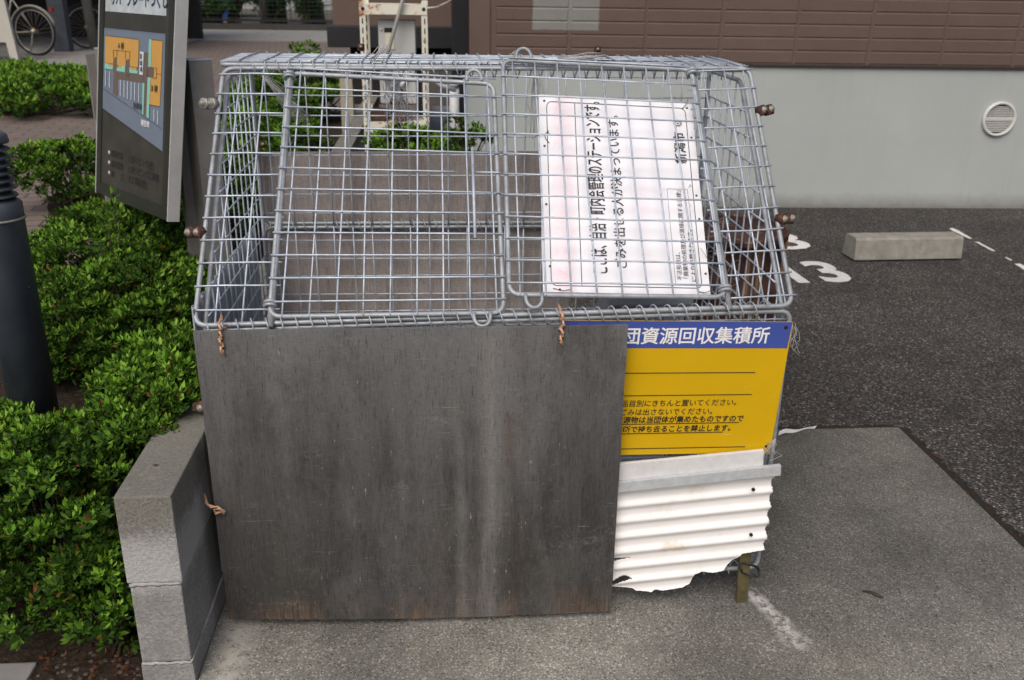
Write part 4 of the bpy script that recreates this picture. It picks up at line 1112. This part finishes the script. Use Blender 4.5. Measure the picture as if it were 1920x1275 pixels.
for u, v in ((.035,.965),(.03,.72),(.032,.42),(.045,.12),(.975,.80),(.972,.49),(.976,.37),(.982,.10),(.965,.965),(.10,.012)):
    g.lathe(NB(u,v,.0004), [(.0028,0),(.0028,.0010)], 8, tuple(NS))
obj('fixing_hole', g, inkg, nb)
g = MB()
for pts in ([(-.03,.76,.006),(.0,.772,.008),(.03,.775,.006),(.05,.79,.004),(.058,.80,.002)], [(.05,.79,.004),(.075,.775,.003)], [(.03,.775,.006),(.038,.755,.003),(.06,.735,.002)], [(.93,.955,.003),(.965,.985,.006),(.97,1.0,.012)], [(.06,.016,.002),(.12,.004,.004),(.17,.012,.004)], [(.93,.012,.002),(.965,.006,.004),(1.0,.012,.010)]):
    g.tube([NB(u,v,o_) for u, v, o_ in pts], .0008, 5)
tag(obj('tie_wire', g, rubber), 'thin dark wire ends poking through the white notice corners', 'wire')

# storage bin in the cage, rusty drum behind it
sb = empty('storage_bin', (1.05,.56,.08), 'blue grey plastic bin standing inside the cage at the back right', 'bin')
g = MB()
def fr(x0_,x1_,y0_,y1_,z): return [(x0_,y0_,z),(x1_,y0_,z),(x1_,y1_,z),(x0_,y1_,z)]
g.add(fr(.97,1.13,.50,.66,.085)+fr(.95,1.15,.47,.69,.585), [(0,3,2,1),(0,1,5,4),(1,2,6,5),(2,3,7,6),(3,0,4,7)])
for k in range(5): g.box((.965+.042*k,.463,.25), (.972+.042*k,.475,.58))
obj('bin_body', g, binm, sb)
g = MB(); g.box((.938,.458,.585), (1.162,.702,.612), None, .006); g.box((.955,.475,.612), (1.145,.685,.622), None, .004); obj('bin_lid', g, binm, sb)
DX, DY, DR, DH = 1.492, 1.22, .190, .60
dr = empty('rusty_drum', (DX,DY,0), 'rust streaked steel drum standing behind the right side of the cage', 'drum')
g = MB(); z_ = -.007
prof = [(DR-.01,z_),(DR,z_+.01),(DR,.19),(DR+.008,.205),(DR,.22),(DR,.40),(DR+.008,.415),(DR,.43),(DR,DH-.02),(DR+.007,DH-.018),(DR+.007,DH)]
g.lathe((DX,DY,0), prof, 40); obj('drum_body', g, rustD, dr)
g = MB(); g.lathe((DX,DY,DH-.03), [(DR-.004,0),(DR-.004,.018),(DR*.3,.020)], 40); g.tube([(DX+(DR+.004)*math.cos(2*math.pi*k/40), DY+(DR+.004)*math.sin(2*math.pi*k/40), DH) for k in range(40)], .007, 6, True); obj('drum_lid', g, rustD, dr)
g = MB(); g.box((DX+DR+.001,DY-.03,.44), (DX+DR+.012,DY+.0,.585), None, .003); obj('drum_clasp', g, plain('orange_rust', (.30,.12,.045), .8, 0, .4, 40), dr)

# vinyl strings and torn net
def strand_bundle(name, p, q, n, spread, label, cat='string', r=.0007, sag=.03):
    g = MB(); p = Vector(p); q = Vector(q)
    for k in range(n):
        a = p + Vector(RNG.normal(0,.004,3)); b = q + Vector(RNG.normal(0,spread,3)); m1 = a.lerp(b,.35)+Vector(RNG.normal(0,spread*.5,3)); m2 = a.lerp(b,.7)+Vector(RNG.normal(0,spread*.8,3))
        g.tube([a, m1, m2, b], r, 4)
    return tag(obj(name, g, netm, normals=False), label, cat, 'shreds of vinyl string on the cage')
strand_bundle('vinyl_string', (.095,.47,1.165), (.175,.50,1.06), 26, .010, 'frayed clear vinyl string hanging at the top left of the cage')
strand_bundle('vinyl_string', (.37,.50,1.19), (.43,.52,1.05), 34, .020, 'frayed clear vinyl string hanging at the middle left of the cage top')
strand_bundle('vinyl_string', (.735,.50,1.18), (.755,.52,1.02), 24, .016, 'thin dusty vinyl string hanging beside the white notice', r=.0005)
strand_bundle('vinyl_string', (.345,.50,1.20), (.38,.50,1.228), 14, .004, 'white twist of string sticking up from the cage top')
strand_bundle('vinyl_string', (.675,.47,1.20), (.688,.47,1.222), 7, .006, 'wispy string end beside the upper loop handle')
strand_bundle('vinyl_string', (.80,.55,1.203), (.91,.55,1.209), 16, .003, 'flat white string lying across the cage top above the notice')
strand_bundle('vinyl_string', (1.232,-.03,.44), (1.222,-.03,.405), 10, .010, 'white string knotted at the lower right corner of the yellow sign')
strand_bundle('vinyl_string', (1.25,-.01,.70), (1.256,-.02,.645), 7, .009, 'fine loose threads beside the blue heading strip', r=.0004)
g = MB()
for k in range(70):
    s = RNG.uniform(1.095,1.135); t = RNG.uniform(.05,.30); p = S(s,t,-.03-RNG.uniform(0,.05)); q = p+Vector(RNG.normal(0,.025,3))
    g.tube([p, p.lerp(q,.5)+Vector(RNG.normal(0,.012,3)), q], .0006, 4)
tag(obj('torn_net', g, plain('grey_net_fibre', (.22,.22,.22), .7), normals=False), 'tangle of grey net fibres by the right hinge rod', 'net')
# white tape on the pad edge
A = onz(1460,815,.003); B = onz(1530,802,.003)
g = MB(); n_ = 10; vs = []
for k in range(n_+1):
    t = k/n_; p = A.lerp(B,t)+Vector((0,.004*math.sin(t*7),.003+.003*math.sin(t*11))); hw = .011*(.6+.4*math.sin(t*5+1)); vs += [p+Vector((-.005,-hw,0)), p+Vector((.005,hw,.004))]
vs2 = [v+Vector((0,0,-.001)) for v in vs]; m_ = len(vs)
g.add(vs+vs2, [(2*i,2*i+1,2*i+3,2*i+2) for i in range(n_)]+[(m_+2*i+2,m_+2*i+3,m_+2*i+1,m_+2*i) for i in range(n_)])
tag(obj('white_tape', g, plain('white_tape', (.55,.56,.57), .4)), 'strip of white plastic tape lying at the back edge of the pad', 'tape')

# ------------------------------------------------------------------ map board on its stand
P0 = onz(313,414,.628); P1 = onz(180,360,.628)
DB = (P0-P1).normalized(); BW = (P0-P1).length
NH = Vector((-DB.y, DB.x, 0)); NH = -NH if NH.y > 0 else NH           # horizontal, towards the viewer
tilt = R(9.4); UB = (Vector((0,0,1))*math.cos(tilt) - NH*math.sin(tilt)).normalized(); NB_ = DB.cross(UB).normalized()
if NB_.dot(NH) < 0: NB_ = -NB_
sbd = empty('map_board', tuple((P0+P1)/2 - Vector((0,0,.4))), 'tilted bronze site map board on two grey steel legs among the azaleas', 'map board')
BH = 1.0
def B(a, b, o=0.): return P1 + DB*a + UB*b + NB_*o
MBD = frame(P1, DB, UB)
g = MB(); Mb = Matrix.Identity(4)
for i in range(3): Mb[i][0] = DB[i]; Mb[i][1] = UB[i]; Mb[i][2] = NB_[i]; Mb[i][3] = P1[i]
g.box((.001,.001,-.038), (BW-.001,BH,-.004), Mb); obj('board_panel', g, boardm, sbd)
g = MB(); fw = .042
for a, b in (((0,0,-.030),(BW,fw,0)), ((0,BH-.01,-.030),(BW,BH+.03,0)), ((0,fw,-.030),(fw*.85,BH-.01,0)), ((BW-fw,fw,-.030),(BW,BH-.01,0))): g.box(a, b, Mb)
obj('board_frame', g, boardf, sbd)
g = MB(); g.box((BW+.0005,-.002,-.040), (BW+.006,BH+.03,.001), Mb); g.box((-.006,-.002,-.040), (-.0005,BH+.03,.001), Mb); obj('edge_strip', g, steelm, sbd)
def zz(x, y):      # picture point of the enlarged crop -> board plane
    return onpl(150+x/5.1, y/5.1, B(0,0,-.004), NB_)
def poly(mb, pts, o): mb.add([zz(*p)+NB_*(.0006*o) for p in pts], [tuple(range(len(pts)))])
g = MB(); poly(g, [(228,262),(818,322),(790,1449),(198,1020)], 1); mp = obj('map_panel', g, mapbg, sbd, normals=False)
g = MB()
for q in ([(248,340),(570,378),(561,650),(485,636),(485,565),(445,575),(442,632),(360,620),(362,540),(330,560),(325,612),(245,600)],
          [(692,380),(797,390),(770,1020),(672,1000),(685,742),(712,750),(716,648),(684,640)], [(282,606),(325,613),(325,636),(282,630)], [(370,620),(408,627),(408,648),(370,642)], [(497,640),(550,648),(548,676),(497,668)]): poly(g, q, 4)
obj('map_blocks', g, mapor, mp, normals=False)
g = MB()
for q in ([(330,560),(362,540),(362,925),(318,890)], [(445,575),(485,560),(480,760),(442,745)], [(356,690),(612,722),(606,792),(356,752)], [(618,500),(660,506),(646,1122),(608,1095)], [(645,642),(716,648),(712,748),(645,742)]): poly(g, q, 3)
obj('map_paths', g, mapbr, mp, normals=False)
g = MB()
for q in ([(245,600),(282,606),(282,630),(325,636),(322,667),(245,655)], [(360,642),(408,648),(408,627),(440,632),(440,692),(360,680)], [(482,640),(497,640),(497,668),(560,677),(558,708),(480,696)], [(668,375),(692,378),(684,642),(660,640)], [(655,740),(684,743),(664,1135),(642,1118)], [(605,795),(625,798),(614,1098),(602,1090)]): poly(g, q, 5)
obj('map_lawns', g, mapte, mp, normals=False)
g = MB()
poly(g, [(582,493),(617,500),(607,718),(575,712)], 5)
for x0_, y0_, y1_ in ((252,670,825),(290,680,835),(395,765,920),(430,772,930),(463,778,945),(498,785,955),(532,790,962),(570,797,975),(716,1048,1160),(752,1060,1190)): poly(g, [(x0_-3,y0_),(x0_+3,y0_),(x0_+1,y1_),(x0_-5,y1_)], 5)
obj('map_bays', g, plain('map_white', (.62,.66,.68), .5, 0, .05), mp, normals=False)
g = MB()
def ml(a, b, wd=1.6):
    (xa,ya),(xb,yb) = a, b; l_ = math.hypot(xb-xa,yb-ya); nx, ny = -(yb-ya)/l_*wd, (xb-xa)/l_*wd
    poly(g, [(xa-nx,ya-ny),(xb-nx,yb-ny),(xb+nx,yb+ny),(xa+nx,ya+ny)], 6)
for a, b in (((203,830),(795,1235)), ((328,480),(486,494)), ((328,480),(330,560)), ((486,494),(485,565)), ((362,482),(362,540)), ((446,490),(445,575)), ((716,648),(742,652)), ((742,652),(740,752)), ((712,750),(740,752)), ((742,705),(785,710)), ((245,600),(325,612)), ((485,636),(561,650)), ((198,1020),(790,1449)), ((248,340),(570,378)), ((692,380),(797,390)), ((672,1000),(770,1020)), ((228,262),(818,322))): ml(a, b)
def mt(body, x, y, size, dx=(10,.9), col=None, bold=.0002):
    o_ = zz(x,y)+NB_*.0042; text_mb(col or g, body, size, frame(o_, DB, UB), bold)
mt('A 棟', 372, 462, .026); mt('B 棟', 690, 870, .026); mt('駐車場', 520, 1030, .022)
for k, ch_ in enumerate('駐輪場'): mt(ch_, 583, 560+k*62, .019)
obj('map_lettering', g, blackm, mp, normals=False)
g = MB(); mt('現在地', 593, 1195, .022, col=g, bold=.0004); obj('map_marker', g, whitem, mp, normals=False)
g = MB(); poly(g, [(246,-90),(832,-60),(826,152),(245,106)], 1); tp = obj('title_plate', g, titm, sbd, normals=False)
g = MB(); o_ = zz(296,34)+NB_*.0022; text_mb(g, 'リバーグレードつくし', .054, frame(o_, DB, UB), .0012, 0, .82); obj('title_lettering', g, titb, tp, normals=False)
g = MB()
wornk = plain('worn_black', (.014,.014,.013), .6)
for k, (t1, t2) in enumerate((('建築概要','大東リビング(株)'),('設計監理','大東リビング工事部'),('施　　工','共立建設(株)'))):
    g = MB(); p = onpl(150+300/5.1, 240+(265+k*98)/5.1, B(0,0,-.004), NB_)+NB_*.0006; text_mb(g, t1, .026, frame(p, DB, UB), .0004)
    p = onpl(150+460/5.1, 240+(320+k*96)/5.1, B(0,0,-.004), NB_)+NB_*.0006; text_mb(g, t2, .030, frame(p, DB, UB), .0006, 0, .9); obj('credits_line', g, wornk, sbd, normals=False)
g = MB()
for k in range(3):
    p = onpl(150+280/5.1, 240+(235+k*97)/5.1, B(0,0,-.004), NB_)+NB_*.0004; g.lathe(p, [(.008,0),(.008,.0016)], 10, tuple(NB_))
obj('bullet_stud', g, plain('bright_stud', (.55,.55,.52), .4, .3), sbd)
# legs: folded upright posts behind the board
def leg(px, pz_top, y_, w1, lab):
    tp_ = ony(px, 113 if px > 200 else 92, y_); g = MB()
    M_ = frame(Vector((tp_.x, tp_.y, 0)), DB, (0,0,1))
    # M_ axes: x along board, y up, z out
    g.add([M_ @ Vector(v) for v in [(-w1,PZ-.25,-.02),(w1,PZ-.25,-.02),(w1,PZ-.25,-.10),(-w1,PZ-.25,-.10),(-w1,tp_.z,-.02),(w1,tp_.z,-.02),(w1,tp_.z,-.10),(-w1,tp_.z,-.10)]],
          [(0,1,5,4),(1,2,6,5),(2,3,7,6),(3,0,4,7),(4,5,6,7)])
    g.add([M_ @ Vector(v) for v in [(-w1-.03,PZ-.25,.012),(-w1,PZ-.25,.012),(-w1,PZ-.25,-.02),(-w1-.03,PZ-.25,-.02),(-w1-.012,tp_.z-.02,.012),(-w1,tp_.z-.02,.012),(-w1,tp_.z-.02,-.02),(-w1-.012,tp_.z-.02,-.02)]],
          [(0,1,5,4),(1,2,6,5),(2,3,7,6),(3,0,4,7),(4,5,6,7)])
    obj('leg', g, steeld, sbd)
    g = MB(); g.box((-w1-.001,tp_.z,-.101), (w1+.001,tp_.z+.003,-.019), M_); obj('leg_cap', g, steelm, sbd)
leg(333, 1.12, 1.38, .036, 'r'); leg(172, 1.12, 1.86, .030, 'l')

# ------------------------------------------------------------------ bollard light
BLY = .55; bp = ony(98,700,BLY); BR_ = .060; bcx = bp.x-BR_-.004
bl = empty('bollard_light', (bcx,BLY,.1), 'dark navy bollard light with a louvred head at the left edge', 'bollard light')
g = MB(); ztop = ony(25,250,BLY).z; zl = ony(30,372,BLY).z
g.lathe((bcx,BLY,0), [(BR_,0.05),(BR_,zl-.05),(BR_+.001,zl-.048),(BR_+.001,zl-.012),(BR_-.012,zl)], 32); obj('post', g, navym, bl)
g = MB(); g.lathe((bcx,BLY,0), [(BR_+.0035,zl-.052),(BR_+.0035,zl-.047),(BR_,zl-.046)], 32); obj('joint_ring', g, steeld, bl)
g = MB(); g.lathe((bcx,BLY,0), [(BR_-.024,zl),(BR_-.024,ztop-.02)], 24); obj('lamp_core', g, plain('frosted_core', (.10,.10,.11), .4), bl)
n_ = 7
for k in range(n_):
    z_ = zl+.006+(ztop-.028-zl)*k/n_; g = MB(); g.lathe((bcx,BLY,0), [(BR_-.028,z_+.014),(BR_-.006,z_+.004),(BR_-.004,z_),(BR_-.009,z_+.001),(BR_-.03,z_+.010)], 32); obj('louvre', g, navym, bl)
g = MB(); g.lathe((bcx,BLY,0), [(BR_-.006,ztop-.024),(BR_-.004,ztop-.020),(BR_-.006,ztop-.006),(BR_-.014,ztop)], 32); obj('cap', g, navym, bl)

g = MB(); hp = ony(43,547,BLY-BR_); g.lathe((hp.x,BLY-math.sqrt(max(1e-6,BR_**2-(hp.x-bcx)**2))-.0005,hp.z), [(.004,0),(.004,.001)], 10, (0,-1,0)); obj('screw_hole', g, darkin, bl)

# ------------------------------------------------------------------ background on the left: bicycles, shelter, fence, hedges
def bicycle(loc, rz, label, frame_mat):
    root = empty('bicycle', loc, label, 'bicycle', 'bicycles in the shelter'); Mx = Matrix.Translation(loc) @ Matrix.Rotation(rz, 4, 'Z')
    Rw = .33
    def ci(c, r, n=40): return [Mx @ Vector((c[0]+r*math.cos(2*math.pi*k/n), c[1], c[2]+r*math.sin(2*math.pi*k/n))) for k in range(n)]
    for cx in (0, -1.08):
        c = (cx, 0, Rw); g = MB(); g.tube(ci(c, Rw-.018), .018, 8, True); wh = obj('wheel', g, rubber, root)
        g = MB(); g.tube(ci(c, Rw-.040), .008, 6, True); g.tube([Mx @ Vector((cx,-.05,Rw)), Mx @ Vector((cx,.05,Rw))], .03 if cx == 0 else .02, 10); obj('rim', g, plain('rim_alloy', (.45,.45,.43), .35, .6), wh)
        g = MB()
        for k in range(28):
            a = 2*math.pi*k/28; b = a+(.6 if k % 2 else -.6)
            g.tube([Mx @ Vector((cx+.02*math.cos(b),.02*(-1)**k,Rw+.02*math.sin(b))), Mx @ Vector((cx+(Rw-.045)*math.cos(a),0,Rw+(Rw-.045)*math.sin(a)))], .0014, 4)
        obj('spokes', g, boltw, wh)
        g = MB(); pts = [Mx @ Vector((cx+(Rw+.02)*math.cos(a), 0, Rw+(Rw+.02)*math.sin(a))) for a in [R(q) for q in range(15, 185, 10)]]
        for y_ in (-.022, 0, .022): g.tube([p+Vector((0,y_,-.004 if y_ else 0)) for p in pts], .013, 6)
        obj('mudguard', g, frame_mat if cx == 0 else boltw, root)
    g = MB(); pt = lambda x, z: Mx @ Vector((x, 0, z))
    for a, b, r in (((0,.33),(-.45,.30),.012),((0,.33),(-.28,.78),.011),((-.45,.30),(-.24,.86),.015),((-.45,.30),(-.90,.78),.018),((-.92,.95),(-1.08,.33),.014)): g.tube([pt(*a), pt(*b)], r, 8)
    obj('frame', g, frame_mat, root)
    g = MB(); g.box((-.36,-.09,.86), (-.10,.09,.92), Mx, .03); obj('saddle', g, rubber, root)
    g = MB(); g.tube([pt(-.92,.95), pt(-.91,1.02)], .011, 8); g.tube([Mx @ Vector((-.72,-.26,1.04)), Mx @ Vector((-.88,-.2,1.05)), Mx @ Vector((-.91,0,1.02)), Mx @ Vector((-.88,.2,1.05)), Mx @ Vector((-.72,.26,1.04))], .011, 8); obj('handlebar', g, boltw, root)
    g = MB(); g.tube([Mx @ Vector((0,-.05,.30)), Mx @ Vector((-.03,-.13,.0))], .009, 6); g.tube([Mx @ Vector((-.06,-.13,.006)), Mx @ Vector((.02,-.13,.006))], .009, 6); obj('kickstand', g, boltw, root)
    g = MB(); g.lathe(Mx @ Vector((0,-.03,.33)), [(.055,0),(.055,.006)], 18, Mx.to_3x3() @ Vector((0,-1,0))); g.lathe(Mx @ Vector((-.45,-.06,.30)), [(.09,0),(.09,.006)], 22, Mx.to_3x3() @ Vector((0,-1,0))); obj('chain_set', g, plain('brass_gear', (.20,.15,.07), .45, .6), root)
    g = MB(); g.box((.30,-.03,.60), (.34,.03,.66), Mx, .008); obj('reflector', g, redm, root)
    return root
bpos = onz(72,105,PZ)
bicycle((bpos.x, bpos.y, PZ), R(-14), 'silver and black bicycle beside the cream notice panel', boltw)
bpos2 = onz(170,92,PZ)
bicycle((bpos2.x, bpos2.y, PZ), R(196), 'bicycle parked behind the slanting grey shelter post', rubber)
sh = empty('bicycle_shelter', (-6,15.4,PZ), 'dark roofed bicycle shelter behind the map board', 'shelter')
pz1 = onz(118,98,PZ)
g = MB(); g.box((pz1.x-.13,pz1.y,PZ), (pz1.x+.10,pz1.y+.2,2.9), None, .01); obj('post', g, navym, sh)
pz2 = onz(178,92,PZ)
g = MB(); g.tube([(pz2.x,pz2.y,PZ),(pz2.x-.10,pz2.y,2.8)], .075, 12); obj('post', g, plain('grey_post', (.22,.22,.20), .6), sh)
g = MB(); g.box((-16,16.9,PZ), (-3.95,17.05,2.8)); obj('back_wall', g, darkin, sh)  # shade inside the shelter put into the wall's near-black colour
g = MB(); g.box((-16,12.0,2.8), (-3.9,17.2,2.9)); obj('roof', g, navyd, sh)
g = MB(); g.add([(-16,10.9,PZ+.006),(-4.0,10.9,PZ+.006),(-3.9,17.0,PZ+.006),(-16,17.0,PZ+.006)], [(0,1,2,3)]); structure('shelter_floor', g, concl)
# cream panel at the left edge
q = onz(37,113,PZ+.02)
cpn = empty('cream_panel', (q.x-.2,q.y,PZ), 'cream metal panel standing on angled legs at the upper left corner', 'panel')
zb_ = ony(27,80,q.y).z
g = MB(); g.box((q.x-1.4,q.y-.02,zb_), (q.x-.11,q.y+.02,zb_+1.1), None, .01); obj('panel_plate', g, creamm, cpn)
for dx in (0,-1.3):
    g = MB(); g.prism([(q.x+dx,q.y-.03,PZ),(q.x+dx-.10,q.y-.03,PZ),(q.x+dx-.22,q.y-.03,zb_+.9),(q.x+dx-.08,q.y-.03,zb_+.9)], (0,.07,0)); obj('panel_leg', g, creamm, cpn)

# far fence
FY = 20.6
fe = empty('mesh_fence', (-3,FY,PZ), 'dark metal mesh fence along the far side of the forecourt', 'fence')
g = MB(); g.box((-16,FY-.1,PZ-.05), (8,FY+.1,PZ+.13)); obj('fence_kerb', g, plain('dark_kerb', (.05,.048,.045), .9), fe)
for k in range(12):
    x_ = -16+2.0*k+.55; g = MB(); g.box((x_-.03,FY-.03,PZ+.13), (x_+.03,FY+.03,PZ+1.25)); obj('fence_post', g, navyd, fe)
for z_ in (PZ+.18, PZ+.98):
    g = MB(); g.box((-16,FY-.02,z_), (8,FY+.02,z_+.045)); obj('fence_rail', g, navyd, fe)
g = MB()
for k in range(240): x_ = -16+.1*k; g.tube([(x_,FY,PZ+.2),(x_,FY,PZ+.98)], .0035, 4)
for k in range(9): g.tube([(-16,FY,PZ+.25+.09*k),(8,FY,PZ+.25+.09*k)], .0035, 4)
obj('fence_mesh', g, plain('green_wire', (.03,.055,.04), .5), fe, normals=False)
def hedge_at(u0, u1, y_, h, lab, mats=None):
    a = ony(u0,40,y_).x; b = ony(u1,40,y_).x
    return bush(((a+b)/2, y_, PZ+h*.5), (abs(b-a)/2, .5, h*.55), lab, 190, .085, 7, .25, name='hedge', mats=mats or [leafF, leafA], group='shrubs beyond the mesh fence', cat='hedge', low=PZ-.05)
hedge_at(340,420,22.2,.75,'low clipped hedge at the left end beyond the fence')
hedge_at(405,470,22.6,1.25,'taller rounded hedge right of the low one')
hedge_at(460,560,22.8,1.5,'dense dark hedge around the tree trunks beyond the fence')
hedge_at(550,600,22.3,.9,'small green hedge before the white railing')
def tree(u, y_, r_, lab, ht=4.6, lean=0.):
    x_ = ony(u,40,y_).x; root = empty('garden_tree', (x_,y_,PZ), lab, 'tree', 'trees beyond the mesh fence'); g = MB()
    g.tube([(x_,y_,PZ-.05),(x_+lean*.4,y_,PZ+1.2),(x_+lean,y_,PZ+ht*.6),(x_+lean*1.2,y_,PZ+ht*.85)], r_, 10, rs=[r_*1.25,r_,r_*.75,r_*.3])
    for k in range(5):
        a = RNG.uniform(0,6.28); z0_ = PZ+1.5+.5*k*.8; g.tube([(x_+lean*.6,y_,z0_),(x_+math.cos(a)*.7,y_+math.sin(a)*.7,z0_+.7)], r_*.4, 6, rs=[r_*.4,r_*.12])
    obj('trunk', g, plain('tree_bark', (.085,.075,.062), .9, 0, .3, 8), root)
    N = 900; P = np.stack([RNG.normal(x_+lean,.85,N), RNG.normal(y_,.8,N), PZ+1.9+RNG.beta(2,2,N)*ht*.75],1)
    vs, f, mi = leaf_arrays(P, RNG.normal(0,.6,(N,3))+np.array([0,0,.8]), 7, .11, .05, young=.3); tri_obj('crown', vs, f, mi, [leafF, leafA], root)
tree(406,23.0,.13,'tree with a straight grey trunk left of the dense hedge'); tree(515,23.4,.26,'thick trunked tree in the middle of the dense hedge')
tree(497,22.1,.07,'slim pale trunked tree before the dense hedge', 4.0); tree(592,22.9,.22,'leaning grey tree beside the white railing', 4.6, -.3)
# things beyond the hedges
def car(u, y_, lab, mat):
    x_ = ony(u,30,y_).x; root = empty('parked_car', (x_,y_,PZ), lab, 'car'); g = MB()
    side_ = [(-1.9,.35),(-1.95,.75),(-1.1,.95),(-.6,1.42),(.9,1.45),(1.6,.98),(1.95,.9),(1.95,.35)]
    g.prism([(x_+a,y_-.8,PZ+b) for a, b in side_], (0,1.6,0)); obj('body', g, mat, root)
    g = MB(); g.prism([(x_+a,y_-.812,PZ+b) for a, b in [(-.98,.98),(-.55,1.36),(.85,1.38),(1.35,.98)]], (0,.01,0)); obj('window', g, darkin, root)
    for dx in (-1.25,1.25):
        g = MB(); g.lathe((x_+dx,y_-.70,PZ+.32), [(.31,0),(.31,.14),(.2,.15)], 20, (0,-1,0)); obj('wheel', g, rubber, root)
    for dx in (-1.93,1.93):
        g = MB(); g.box((x_+dx-.05,y_-.7,PZ+.65), (x_+dx+.05,y_-.45,PZ+.8), None, .02); obj('headlight', g, whitem, root)
car(372,30,'white car parked beyond the low clipped hedge',plain('white_car_paint', (.62,.63,.64), .25, 0, .03))
bt = tag(obj('blue_tarpaulin', MB().box((ony(408,30,27).x,27,PZ), (ony(432,30,27).x,28.2,PZ+1.15), None, .12), plain('blue_sheet', (.03,.10,.42), .5, 0, .2, 6, .4, 12)), 'blue tarpaulin covered stack beside the white car', 'tarpaulin')
rl = empty('white_railing', (ony(590,40,26).x,26,PZ), 'white metal railing beyond the leaning grey tree', 'railing')
xa, xb = ony(545,40,26).x, ony(660,40,26).x
for k in range(3):
    g = MB(); g.tube([(xa,26,PZ+.35+.42*k),(xb,26,PZ+.5+.42*k)], .035, 8); obj('rail', g, whitem, rl)
for k in range(5):
    x_ = xa+(xb-xa)*k/4; g = MB(); g.tube([(x_,26,PZ-.05),(x_,26,PZ+1.35)], .03, 8); obj('railing_post', g, whitem, rl)
hb = empty('far_house', (-4,38,PZ), 'pale grey house far behind the garden trees', 'house')
g = MB(); g.box((-16,38,PZ-.1), (9,46,5.4)); obj('wall', g, plain('far_grey_siding', (.30,.31,.32), .7, 0, .12, 1), hb)
for k in range(6):
    g = MB(); g.box((-14.5+3.6*k,37.94,1.4), (-12.9+3.6*k,37.99,2.7)); obj('window', g, darkin, hb)
g = MB(); g.prism([(-16.4,37.6,5.4),(9.4,37.6,5.4),(9.4,42,7.2),(-16.4,42,7.2)], (0,.001,.15)); obj('roof', g, navyd, hb)
